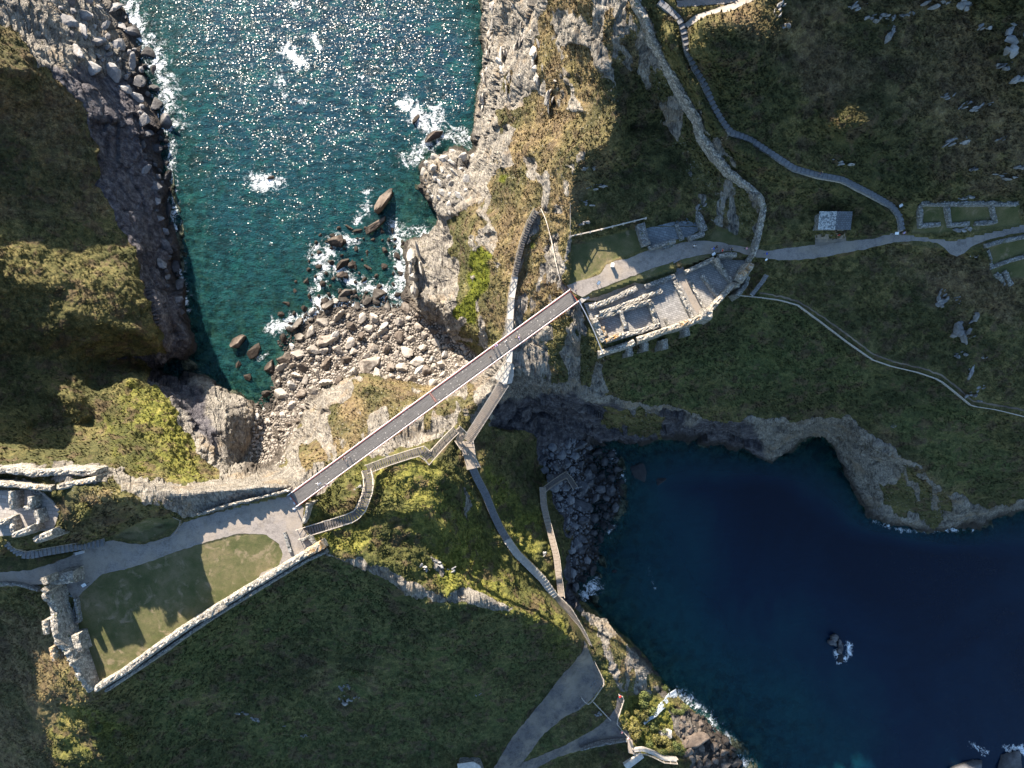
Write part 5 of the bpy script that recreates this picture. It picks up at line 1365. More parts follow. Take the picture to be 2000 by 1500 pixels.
M['darkrock'] = mat_rock('dark_wet_rock', (.030, .030, .034), (.085, .085, .092), (.22, .22, .23), .3, .8)
M['outcrop'] = mat_rock('lichened_outcrop', (.09, .087, .085), (.22, .215, .21), (.40, .39, .38), None, .4)
RK = [rock_mesh('boulder', 100 + i, 3 if i < 8 else 2) for i in range(14)]
def place_rock(name, px, py, z, r, mat, mesh=None, label=None, cat='rock', group=None, rz=None, sc=(1, 1, 1), tilt=.35):
    me = RK[int(rng.integers(len(RK)))] if mesh is None else mesh
    o = bpy.data.objects.new(name, me); COL.objects.link(o)
    if not me.materials: me.materials.append(M['boulder'])
    o.material_slots[0].link = 'OBJECT'; o.material_slots[0].material = M[mat]
    o.location = W(px, py, z); o.rotation_euler = ((rng.random() - .5) * tilt * 2, (rng.random() - .5) * tilt * 2, rng.random() * 6.28 if rz is None else rz)
    o.scale = (r * sc[0], r * sc[1], r * sc[2])
    return tag(o, label, cat, group)

def shard_mesh(seed):
    rg = np.random.default_rng(seed); bm = bmesh.new()
    for k in range(9):
        t = bmesh.new(); bmesh.ops.create_icosphere(t, subdivisions=2, radius=1.0)
        N = rg.normal(size=(9, 3)); N /= np.linalg.norm(N, axis=1)[:, None]; D_ = .25 + .5 * rg.random(9)
        s3 = np.array([.20 + .32 * rg.random(), .10 + .22 * rg.random(), .25 + .3 * rg.random()]); an = (rg.random() - .5) * 1.1; ti = (rg.random() - .5) * 1.2
        ox, oy = (rg.random() - .5) * 1.7, (rg.random() - .5) * .8
        for v in t.verts:
            n = np.array(v.co); dp = N @ n; r = 1.0
            for a, b_ in zip(dp, D_):
                if a > .05: r = min(r, b_ / a)
            q = n * r * s3; x = q[0] * math.cos(an) - q[1] * math.sin(an); y = q[0] * math.sin(an) + q[1] * math.cos(an)
            v.co = Vector((x + ox + q[2] * ti, y + oy * (1 - abs(ox) * .6), q[2]))
        me_ = bpy.data.meshes.new('t'); t.to_mesh(me_); t.free(); bm.from_mesh(me_); bpy.data.meshes.remove(me_)
    me = bpy.data.meshes.new('rock_outcrop'); bm.to_mesh(me); bm.free(); return me
SHD = [shard_mesh(500 + i) for i in range(9)]
# individually known rocks in the water and on the shore: (px, py, radius m, scale, angle, material, name, label)
BIGR = [rock_mesh('sea_rock', 300 + i, 4, 16, .8) for i in range(8)]
known = [
 (748,393,6.4,(1,.55,.55),.95,'searock','large tilted slab of rock in the cove between the boulders and the open water'),
 (812,530,7.6,(1,.62,1.1),1.6,'boulder_pale','long pale rib of rock jutting into the surf above the boulder beach'),
 (735,438,3.3,(1,.4,.5),.6,'searock','flat pale slab at the foot of the large tilted rock'),
 (700,452,1.9,(1,.5,.5),.0,'searock','low rock awash left of the flat pale slab'),
 (661,473,3.1,(1,.75,.8),.2,'searock','rounded brown rock beside the surf left of the tilted slab'),
 (440,487,3.1,(1,1,.30),.3,'searock','round brown rock breaking the surface alone in the middle of the cove'),
 (530,346,1.5,(1,.4,.5),.3,'searock','thin wedge of rock with surf far out in the cove'),
 (852,262,3.0,(1,.75,.6),.5,'searock','brown rock in white surf just off the tip of the rock shelf'),
 (812,232,2.6,(1,.6,.35),.9,'searock','submerged rock under foam, farthest out from the shelf'),
 (461,670,2.6,(1,.85,.9),.4,'searock','rusty brown boulder standing in the green shallows'),
 (497,683,2.2,(1,.8,.5),.8,'searock','pale round rock just right of the rusty brown boulder'),
 (467,712,1.4,(1,.8,.8),.8,'searock','small dark rock below the rusty brown boulder'),
 (486,738,1.5,(1,.95,.9),.1,'searock','square block standing in the shallow water near the dark cave'),
 (528,716,2.3,(1,.8,.9),1.3,'searock','tall dark boulder at the left corner of the boulder beach'),
 (522,795,1.6,(1,.8,.6),.3,'boulder_pale','lone pale rock at the foot of the boulder beach near the big brown crag'),
 (672,512,2.6,(1,.7,.7),.6,'searock','upper one of two stacked rocks in the surf above the boulder beach'),
 (668,536,2.6,(1,.8,.7),.1,'searock','lower one of two stacked rocks in the surf above the boulder beach'),
 (693,520,1.5,(1,.6,.6),1.8,'searock','narrow rock leaning on the stacked pair in the surf'),
 (1635,1263,3.8,(1,1.3,1.1),1.9,'darkrock','lone cracked rock in the dark bay'),
 (1642,1288,2.2,(.6,1,.4),.2,'darkrock','low surf-ringed tail of the lone rock in the dark bay'),
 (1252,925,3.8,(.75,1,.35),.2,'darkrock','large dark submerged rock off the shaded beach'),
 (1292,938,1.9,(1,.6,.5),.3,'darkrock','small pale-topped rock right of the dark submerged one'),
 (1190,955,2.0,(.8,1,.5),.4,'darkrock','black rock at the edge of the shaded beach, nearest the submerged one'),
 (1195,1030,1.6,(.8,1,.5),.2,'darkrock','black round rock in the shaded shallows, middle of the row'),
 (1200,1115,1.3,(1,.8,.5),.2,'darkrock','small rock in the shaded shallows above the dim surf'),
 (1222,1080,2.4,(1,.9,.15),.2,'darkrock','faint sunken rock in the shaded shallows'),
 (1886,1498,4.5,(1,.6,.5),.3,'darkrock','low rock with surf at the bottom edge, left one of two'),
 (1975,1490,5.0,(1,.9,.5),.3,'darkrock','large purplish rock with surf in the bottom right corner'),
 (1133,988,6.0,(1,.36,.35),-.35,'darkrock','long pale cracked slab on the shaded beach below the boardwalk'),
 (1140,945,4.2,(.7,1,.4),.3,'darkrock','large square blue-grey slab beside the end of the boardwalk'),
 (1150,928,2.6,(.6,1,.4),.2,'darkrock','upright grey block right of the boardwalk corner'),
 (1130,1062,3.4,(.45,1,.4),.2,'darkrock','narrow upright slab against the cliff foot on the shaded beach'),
 (750,636,2.3,(1,.8,.7),.7,'boulder_pale','brightest white boulder in the middle of the boulder beach'),
 (632,667,3.0,(1,.75,.8),.1,'boulder','big square-shouldered boulder at the left of the beach'),
 (724,708,3.0,(1,.8,.7),.3,'boulder','large grey boulder near the foot of the central rock'),
 (822,724,2.4,(1,.7,.7),.4,'boulder_pale','pale split boulder close to the top of the central rock'),
 (560,703,3.0,(1,.65,.7),.3,'boulder','long reddish boulder at the water edge'),
 (742,573,2.4,(1,.8,.7),.1,'boulder','rounded grey boulder on the surf line at the top of the beach'),
 (715,585,2.0,(1,.7,.7),.9,'boulder','wet boulder half in the surf, left of the rounded grey one'),
 (678,570,2.3,(1,.8,.8),.4,'boulder','dark boulder in white water above the beach'),
 (640,595,3.0,(1,.9,.7),.6,'boulder','broad brown boulder at the top left of the beach'),
 (1350,1448,4.0,(1,.7,.7),.1,'searock','big pale rock at the head of the small rocky beach, bottom'),
 (1300,1432,2.2,(.8,1,.8),.3,'boulder_pale','pale rock among the bushes by the stream'),
 (1345,1470,2.5,(1,.7,.7),.6,'searock','second pale rock just under the big pale one'),
 (1440,1490,2.2,(1,.8,.7),.6,'boulder','brown boulder at the very bottom of the small rocky beach'),
 (1418,1494,2.0,(1,.7,.6),.2,'boulder','flat boulder left of the bottommost brown one'),
]
for i, (px, py, r, sc, rz, mt, lab) in enumerate(known):
    zz = max(zt(px, py), -0.25 if sc[2] > .32 else -.9)
    place_rock('sea_rock' if 'rock' in lab or 'slab' in lab else 'boulder', px, py, zz + r * sc[2] * .18, r * (1 if 'rib' in lab or 'lone cracked' in lab else 1.25), mt, SHD[i % 9] if ('rib' in lab or 'lone cracked' in lab) else BIGR[i % 8], lab, 'rock', None, rz, sc, .12)

def scatter(poly, n, rmin, rmax, power, seed, keep=None, over=.86):
    rg = np.random.default_rng(seed); out = []
    xs = [p[0] for p in poly]; ys = [p[1] for p in poly]; cell = {}
    R = np.sort(rmin + (rmax - rmin) * rg.random(n) ** power)[::-1]
    for r in R:
        for _ in range(14):
            x = min(xs) + (max(xs) - min(xs)) * rg.random(); y = min(ys) + (max(ys) - min(ys)) * rg.random()
            if not bool(inpoly(np.array([x]), np.array([y]), poly)[0]): continue
            rr = r * (keep(x, y) if keep else 1)
            if rr < .22: continue
            pr = rr / .146
            gx, gy = int(x // 40), int(y // 40); ok = True
            for a in (-1, 0, 1):
                for b_ in (-1, 0, 1):
                    for (u, v, q) in cell.get((gx + a, gy + b_), ()):
                        if (u - x) ** 2 + (v - y) ** 2 < ((q + pr) * over) ** 2: ok = False; break
                    if not ok: break
                if not ok: break
            if ok:
                out.append((x, y, rr)); cell.setdefault((gx, gy), []).append((x, y, pr)); break
    return out
BB = [(498,800),(512,770),(540,745),(528,725),(560,690),(540,668),(598,612),(640,585),(720,575),(790,600),(850,630),(900,665),(935,700),(950,715),(880,752),(820,752),(760,738),(700,730),(640,755),(600,790),(570,860),(556,905),(480,930),(492,880)]
def bsize(x, y):
    k = 1.0
    if x > 830: k *= max(.45, 1 - (x - 830) / 160)
    if y > 780: k *= max(.35, 1 - (y - 780) / 130)
    return k
def small_stones(name, lst, mat, seed):
    if not lst: return
    rg = np.random.default_rng(seed); bm = bmesh.new(); bmesh.ops.create_icosphere(bm, subdivisions=1, radius=1.0)
    base = np.array([v.co[:] for v in bm.verts]); tri = np.array([[v.index for v in f.verts] for f in bm.faces]); bm.free()
    V, T = [], []
    for k, (x, y, r) in enumerate(lst):
        a = rg.random() * 6.28; b_ = base * (1 + .32 * (rg.random(len(base)) - .5))[:, None] * np.array([1, .6 + .35 * rg.random(), .65]) * r
        Rm = np.array([[math.cos(a), -math.sin(a), 0], [math.sin(a), math.cos(a), 0], [0, 0, 1]])
        p = W(x, y, max(zt(x, y), -.1) + r * .2)
        V.append(b_ @ Rm.T + np.array(p[:])); T.append(tri + k * len(base))
    V = np.concatenate(V); T = np.concatenate(T); me = bpy.data.meshes.new(name)
    me.from_pydata(V.tolist(), [], T.tolist()); me.update()
    return tag(link_mesh(name, me, M[mat]), kind='stuff')
sc1 = scatter(BB, 3400, .36, 2.3, 2.8, 5, bsize, .80)
sc1.sort(key=lambda q: -q[2])
for x, y, r in sc1[:112]:
    z = max(zt(x, y), -.3)
    place_rock('boulder', x, y, z + r * .22, r, 'boulder_pale' if rng.random() < .06 else 'boulder', None, 'weathered boulder lying among many others on the beach below the bridge', 'boulder', 'boulders on the beach below the bridge')
small_stones('beach_stones', sc1[112:] + scatter(BB, 3500, .2, .5, 1.2, 8, None, .7), 'boulder', 3)
CB = [(590,610),(560,650),(540,600),(600,520),(620,460),(660,440),(760,440),(790,480),(780,590),(700,570),(640,580)]
sc4 = scatter(CB, 160, .5, 1.6, 2.0, 41, None, 1.25)
for x, y, r in sc4[:36]:
    place_rock('boulder', x, y, -.05 - r * .1, r, 'searock', None, 'wet brown boulder awash in the surf above the boulder beach', 'boulder', 'boulders awash in the surf above the beach')
small_stones('beach_stones', sc4[36:], 'searock', 9)
for k_, (poly_, n_, rmin_, rmax_, mt_, lab_, grp_, sink) in enumerate([
  ([(110,-10),(228,0),(285,95),(312,160),(322,240),(290,250),(250,180),(150,110)], 260, .9, 3.8, 'coastrock', 'angular grey shore rock heaped on the sunlit end of the left coast', 'rocks heaped on the sunlit left shore', .05),
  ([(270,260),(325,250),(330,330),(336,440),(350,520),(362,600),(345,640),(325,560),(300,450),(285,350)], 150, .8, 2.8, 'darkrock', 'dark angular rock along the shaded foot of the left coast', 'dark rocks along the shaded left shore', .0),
  ([(825,320),(870,295),(925,300),(932,345),(880,420),(850,400),(835,370)], 60, .8, 2.6, 'boulder_pale', 'cracked pale block on the rock shelf right of the cove', 'blocks on the rock shelf', .0)]):
    q_ = scatter(poly_, n_, rmin_, rmax_, 2.2, 60 + k_, None, .72); q_.sort(key=lambda t: -t[2])
    small_stones('shore_stones', q_[(30, 24, 14)[k_]:], mt_, 70 + k_)
    for x, y, r in q_[:(30, 24, 14)[k_]]:
        place_rock('boulder', x, y, max(zt(x, y), -.4) + r * sink, r, mt_, None, lab_, 'boulder', grp_, None, (1, .8, .62), .6)
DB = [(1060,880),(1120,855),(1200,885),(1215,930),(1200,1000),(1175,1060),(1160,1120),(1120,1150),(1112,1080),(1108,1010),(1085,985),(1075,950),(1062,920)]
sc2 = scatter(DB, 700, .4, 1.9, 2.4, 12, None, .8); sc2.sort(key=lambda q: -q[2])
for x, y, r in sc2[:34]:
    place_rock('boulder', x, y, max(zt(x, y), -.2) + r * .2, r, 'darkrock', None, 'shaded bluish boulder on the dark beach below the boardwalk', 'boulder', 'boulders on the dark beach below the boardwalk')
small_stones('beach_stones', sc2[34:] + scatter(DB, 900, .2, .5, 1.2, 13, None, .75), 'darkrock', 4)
RB = [(1325,1400),(1370,1398),(1420,1440),(1455,1500),(1455,1560),(1380,1560),(1350,1490),(1330,1430)]
sc3 = scatter(RB, 380, .35, 1.7, 2.0, 22, None, .8); sc3.sort(key=lambda q: -q[2])
for x, y, r in sc3[:20]:
    place_rock('boulder', x, y, max(zt(x, y), -.2) + r * .1, r, 'searock', None, 'brown boulder on the small rocky shore at the bottom of the picture', 'boulder', 'boulders on the small rocky shore')
small_stones('beach_stones', sc3[20:], 'boulder', 6)

# pale outcrops in the grass (px, py, length m, width ratio, angle)
oc = [(1736,62,3.2,.5,1.4,'hook-shaped pale outcrop on the upper island slope'),(1715,35,2.4,.4,.1,'thin pale ledge left above the hook-shaped outcrop'),(1770,28,1.6,.5,.1,'small pale ledge right above the hook-shaped outcrop'),(1675,12,2.2,.5,.4,'pale rock near the top edge left of the ledges'),
 (1830,5,3.2,.4,.0,'broad pale rock at the top edge'),(1905,8,3.4,.5,.0,'broad pale rock at the top edge, nearer the corner'),(1925,52,1.5,.6,.2,'small pale rock left of the corner crag'),
 (1985,70,4.2,.6,1.4,'upper block of the pale crag in the top right corner'),(1968,128,2.6,.4,.1,'flat spur left of the corner crag'),(1990,150,3.2,.5,.6,'lower block of the pale crag in the top right corner'),
 (1520,22,2.2,.5,1.0,'small pale rocks at the head of the island slope'),(1526,52,2.0,.4,.2,'low row of pale rocks under the first ones near the path head'),
 (1852,188,1.4,.6,.4,'first of the small pale rocks half way down the right slope'),(1885,205,1.8,.4,.5,'middle one of the small rocks half way down the right slope'),(1918,210,2.4,.3,.2,'longest pale rock half way down the right slope'),
 (1872,276,3.0,.4,.2,'pale rock ledge in the middle of the right slope'),(1958,271,1.6,.3,.3,'thin ledge right of the middle one'),(1906,327,1.7,.4,.5,'small rock between the ledge and the house footings'),
 (1995,325,2.4,.4,.1,'rock cut by the right edge above the house footings'),(1975,345,3.8,.25,-.1,'long pale rock face at the right edge'),(1892,383,3.2,.4,.2,'rocky bank directly behind the grass-floored house'),(1645,318,2.6,.3,-.1,'dark little ledge above the hill steps'),
 (1840,572,2.6,.5,1.2,'upper white crag of the ridge on the right-hand slope'),(1852,590,3.2,.45,.2,'second white crag of the ridge on the right-hand slope'),(1888,630,4.6,.6,1.3,'largest grey crag of the ridge on the right-hand slope'),
 (1880,655,3.0,.5,.1,'jagged foot of the largest grey crag'),(1873,692,1.8,.6,.1,'small white rock below the largest crag'),(1893,725,3.4,.4,1.4,'narrow grey rib low on the right-hand slope'),(1905,765,2.6,.5,.6,'broken lower end of the grey rib'),(1915,782,1.4,.5,.1,'last white rock just above the fence'),
 (1921,698,.9,.6,.1,'tiny pale rock right of the grey rib'),(1745,832,.9,.6,.1,'tiny lone pale rock above the right cliff edge'),
 (673,1342,2.0,.7,.3,'upper white boulder in the dark hillside at the bottom'),(671,1364,2.4,.8,-.6,'lower and larger white boulder in the dark hillside at the bottom'),(700,1360,1.6,.4,.4,'small pale rock right of the white boulders in the dark hillside'),
 (468,1392,2.0,.3,-.2,'thin pale ledge in the lower left hillside'),(495,1402,1.8,.5,-.6,'pale rock right of the thin ledge in the lower left hillside'),(594,1437,.9,.6,.1,'small white rock near the bottom edge'),(554,1418,.6,.6,.1,'tiny white rock right of the thin ledge'),(930,1357,1.4,.4,.3,'faint pale rock in the lower right of the dark hillside'),
 (850,1100,2.8,.4,-.4,'pale rocky rib on the sunlit knoll'),(822,1112,2.0,.6,.1,'small rocks left of the pale rib on the knoll'),(878,1115,1.8,.5,.4,'small rocks right of the pale rib on the knoll'),
 (700,955,1.2,.6,.5,'small white rock between the bridge and the bent stairway'),(765,895,2.4,.3,-.5,'smooth grey rock under the kink of the shaded stairway'),
 (1060,1085,1.5,.5,.8,'pale rock beside the narrow walkway'),(1106,1032,1.2,.7,.4,'pale rocks on the lip of the low cliff'),
 (1135,437,2.0,.35,.2,'pale ledge beside the thin rail above the little lawn'),(1146,397,1.6,.5,-.3,'pale block in the left side of the dark bowl'),(1165,365,2.6,.3,.1,'banded pale rock on the left side of the dark bowl'),(1150,330,1.8,.3,.1,'short banded rock high on the left side of the dark bowl'),
 (1370,402,1.8,.5,.8,'grey rock above the chapel gable'),(1160,1335,1.8,.4,.9,'pale bedrock patch showing through the plaza'),(1130,1380,1.6,.4,.4,'pale bedrock patch by the lower end of the plaza'),(1165,1395,1.6,.6,.1,'pale rock on the bank between the two paths'),
 (1908,498,1.4,.5,.2,'flagstones leading to the sunken lawn'),(1878,448,2.6,.5,.1,'broad flat pale rock between the path and the house'),
 (1230,960,1.2,.8,.2,'x')]
for i, (px, py, r, k, a, lab) in enumerate(oc[:-1]):
    z = zt(px, py); place_rock('rock_outcrop', px, py, z + .0, r * .95, 'outcrop', SHD[(i * 4) % 9], lab, 'rock outcrop', None, a, (1, k * 1.9, .8), .2)

cr_ = scatter([(945,10),(1000,0),(1040,60),(1110,215),(1070,180),(1010,150),(965,215),(940,190),(950,100)], 60, 1.6, 4.2, 1.6, 91, None, .9)
for i, (x, y, r) in enumerate(cr_[:34]):
    place_rock('rock_outcrop', x, y, zt(x, y) - .2, r, 'ribrock', SHD[i % 9], 'jagged pale rib of the cliff face at the top of the picture', 'rock outcrop', 'rock ribs of the pale cliff', 1.45 + .5 * (rng.random() - .5), (1.2, .8, .9), .3)
# ---------------------------------------------------------------- stream
def fall():
    m = MB(); c = [(1258,1414,5.6,.35),(1266,1405,5.3,.5),(1279,1399,5.0,.4),(1284,1390,4.4,.7),(1292,1380,3.6,.9),(1302,1371,2.8,1.1),(1310,1363,1.6,1.3),(1322,1357,.3,1.6)]
    P = [(G(x, y, .25) if False else W(x, y, max(z, zt(x, y) + .15)), w_) for x, y, z, w_ in c]
    for (a, wa), (b_, wb) in zip(P[:-1], P[1:]):
        d = (b_ - a); s_ = Vector((-d.y, d.x, 0)).normalized()
        for k in range(3):
            u0, u1 = -1 + 2 * k / 3, -1 + 2 * (k + 1) / 3; dz = .12 * (k % 2)
            m.hexa([a + s_ * wa * u0 - Vector((0, 0, .4)), a + s_ * wa * u1 - Vector((0, 0, .4)), b_ + s_ * wb * u1 - Vector((0, 0, .4)), b_ + s_ * wb * u0 - Vector((0, 0, .4))],
                   [a + s_ * wa * u0 + Vector((0, 0, dz)), a + s_ * wa * u1 + Vector((0, 0, .05)), b_ + s_ * wb * u1 + Vector((0, 0, .05)), b_ + s_ * wb * u0 + Vector((0, 0, dz))])
    tag(m.build('waterfall', M['whitewater']), kind='structure')
def mat_ww():
    b = NB('falling_water'); n = b.noise(3.0, 6, .8, b.mapv((2.2, 1, 1), (0, 0, .8)))
    return b.done(b.ramp(n, [(.40, (.06, .08, .09)), (.50, (.35, .40, .44)), (.62, (.80, .83, .86))]), .4)
M['whitewater'] = mat_ww()
fall()

# ---------------------------------------------------------------- bushes
def mat_leaf(name, lo, hi):
    b = NB(name); oi = b.n.new('ShaderNodeObjectInfo').outputs['Random']
    n = b.noise(1.6, 3, .6)
    c = b.ramp(b.math('ADD', b.math('MULTIPLY', n, .7), b.math('MULTIPLY', oi, .25)), [(.3, lo), (.65, hi)])
    return b.done(c, .7, None, .3)
M['leaf'] = mat_leaf('bush_leaves', (.028, .045, .012), (.11, .125, .035))
M['leaf_y'] = mat_leaf('gorse_leaves', (.070, .070, .018), (.22, .19, .06))
def bush_mesh(seed, n=900):
    rg = np.random.default_rng(seed)
    C = rg.normal(size=(7, 3)) * np.array([.45, .45, .2]); C[:, 2] = np.abs(C[:, 2]) + .3
    V, Fc = [], []
    for i in range(n):
        c = C[int(rg.integers(7))]; d = rg.normal(size=3); d /= np.linalg.norm(d); d[2] = abs(d[2]) * .9 - .15
        p = c + d * (.30 + .14 * rg.random()); t = rg.normal(size=3); t /= np.linalg.norm(t); s_ = np.cross(t, d); s_ /= np.linalg.norm(s_) + 1e-6
        a = .05 + .05 * rg.random(); k = len(V)
        V += [tuple(p - t * a), tuple(p + s_ * a * .6), tuple(p + t * a), tuple(p - s_ * a * .6)]; Fc.append((k, k + 1, k + 2, k + 3))
    me = bpy.data.meshes.new('foliage'); me.from_pydata(V, [], Fc); me.update(); return me
BM_ = [bush_mesh(i) for i in range(4)]
def bush(px, py, r, label, mat='leaf', seed=0, group=None):
    root = empty('bush', G(px, py, -.05), label, 'bush', group, rng.random() * 6.28); me = BM_[seed % 4]
    o = bpy.data.objects.new('foliage', me); COL.objects.link(o); o.parent = root; o.scale = (r, r, r * .9)
    if not me.materials: me.materials.append(M['leaf'])
    o.material_slots[0].link = 'OBJECT'; o.material_slots[0].material = M[mat]
    m = MB()
    for k in range(4):
        a = k * 1.6; m.tube(Vector((0, 0, -.1)), Vector((math.cos(a) * r * .5, math.sin(a) * r * .5, r * .45)), .05, 5, .02)
    m.build('stem', M['wood'], root)
bl = [(246,1440,2.9,'sunlit golden bush standing alone in the dark lower left hillside','leaf_y'),(172,1408,2.0,'round green bush under the pointed corner of the courtyard wall','leaf_y'),(196,1420,1.6,'small green bush right of the one under the courtyard corner','leaf'),
 (1255,1400,2.6,'yellow-green bush left of the stream','leaf_y'),(1248,1385,1.8,'bright bush at the top of the stream gully','leaf'),(1312,1458,3.4,'largest round green bush beside the pale rock','leaf'),(1290,1470,2.6,'dark green bush just left of the largest one','leaf'),(1276,1415,2.2,'green bush between the stream and the pale rock','leaf'),
 (1293,1442,2.8,'golden-brown bush in the middle of the stream thicket','leaf_y'),(1268,1455,2.4,'dense dark bush at the left end of the thicket','leaf'),(1240,1425,2.8,'brownish bush right of the lookout rail','leaf_y'),(1236,1408,2.0,'small brownish bush above the one by the lookout rail','leaf_y'),(1330,1385,2.2,'dark green bush on the lip right of the waterfall','leaf'),(1298,1345,2.2,'green bush on the cliff above the waterfall','leaf'),
 (1255,1362,3.0,'dark shaded bush above the stream, left of the waterfall','leaf'),(700,1310,2.0,'dim bush above the white boulders in the dark hillside','leaf'),(128,960,1.5,'small green bush beside the rust-coloured rail','leaf_y'),(170,990,2.2,'rounded golden bush on the hillock right of the upper ward','leaf_y')]
for i, (x, y, r, lab, mt) in enumerate(bl): bush(x, y, r, lab, mt, i)

# ---------------------------------------------------------------- grass tufts over all the rough ground (one mass)
def tufts():
    rg = np.random.default_rng(77); n = 210000
    x = rg.uniform(-30, 2030, n); y = rg.uniform(-30, 1530, n)
    fi = np.clip(np.searchsorted(UX, x), 0, len(UX) - 1); fj = np.clip(np.searchsorted(UY, y), 0, len(UY) - 1)
    dn = fbm(np.stack([x, y, 0 * x], -1), 34.0, 3, 55)
    ok = (dn > -.9 + .6 * rg.random(len(x))) & (vegm[fj, fi] > .6) & (flatm[fj, fi] < .05) & (stripm[fj, fi] < .05) & (moss[fj, fi] < 2)
    x, y, fi, fj = x[ok], y[ok], fi[ok], fj[ok]
    P = P1[fj, fi]; n = len(x)
    hgt = .16 + .34 * rg.random(n) ** 1.5; V = np.zeros((n, 3, 3, 3)); 
    for k in range(3):
        a = rg.random(n) * 6.283; lean = 1.0 * hgt
        bx = np.stack([np.cos(a), np.sin(a), a * 0], -1); up = np.stack([np.cos(a + 1.4) * lean, np.sin(a + 1.4) * lean, hgt], -1)
        V[:, k, 0] = P - bx * .16 - np.array([0, 0, .08]); V[:, k, 1] = P + bx * .16 - np.array([0, 0, .08]); V[:, k, 2] = P + up + bx * (rg.random(n)[:, None] - .5) * .2
    V = V.reshape(-1, 3); me = bpy.data.meshes.new('rough_grass')
    me.vertices.add(len(V)); me.vertices.foreach_set('co', V.reshape(-1).astype(np.float32))
    me.loops.add(len(V)); me.loops.foreach_set('vertex_index', np.arange(len(V), dtype=np.int32))
    me.polygons.add(len(V) // 3); me.polygons.foreach_set('loop_start', (np.arange(len(V) // 3) * 3).astype(np.int32))
    me.update(calc_edges=True)
    rep = lambda A: np.repeat(A[fj, fi], 9)
    z_ = np.zeros(len(V))
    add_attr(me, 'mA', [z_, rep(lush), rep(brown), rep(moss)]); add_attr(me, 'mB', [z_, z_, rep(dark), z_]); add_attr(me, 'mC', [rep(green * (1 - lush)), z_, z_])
    tag(link_mesh('rough_grass', me, M['ground']), kind='stuff')
tufts()
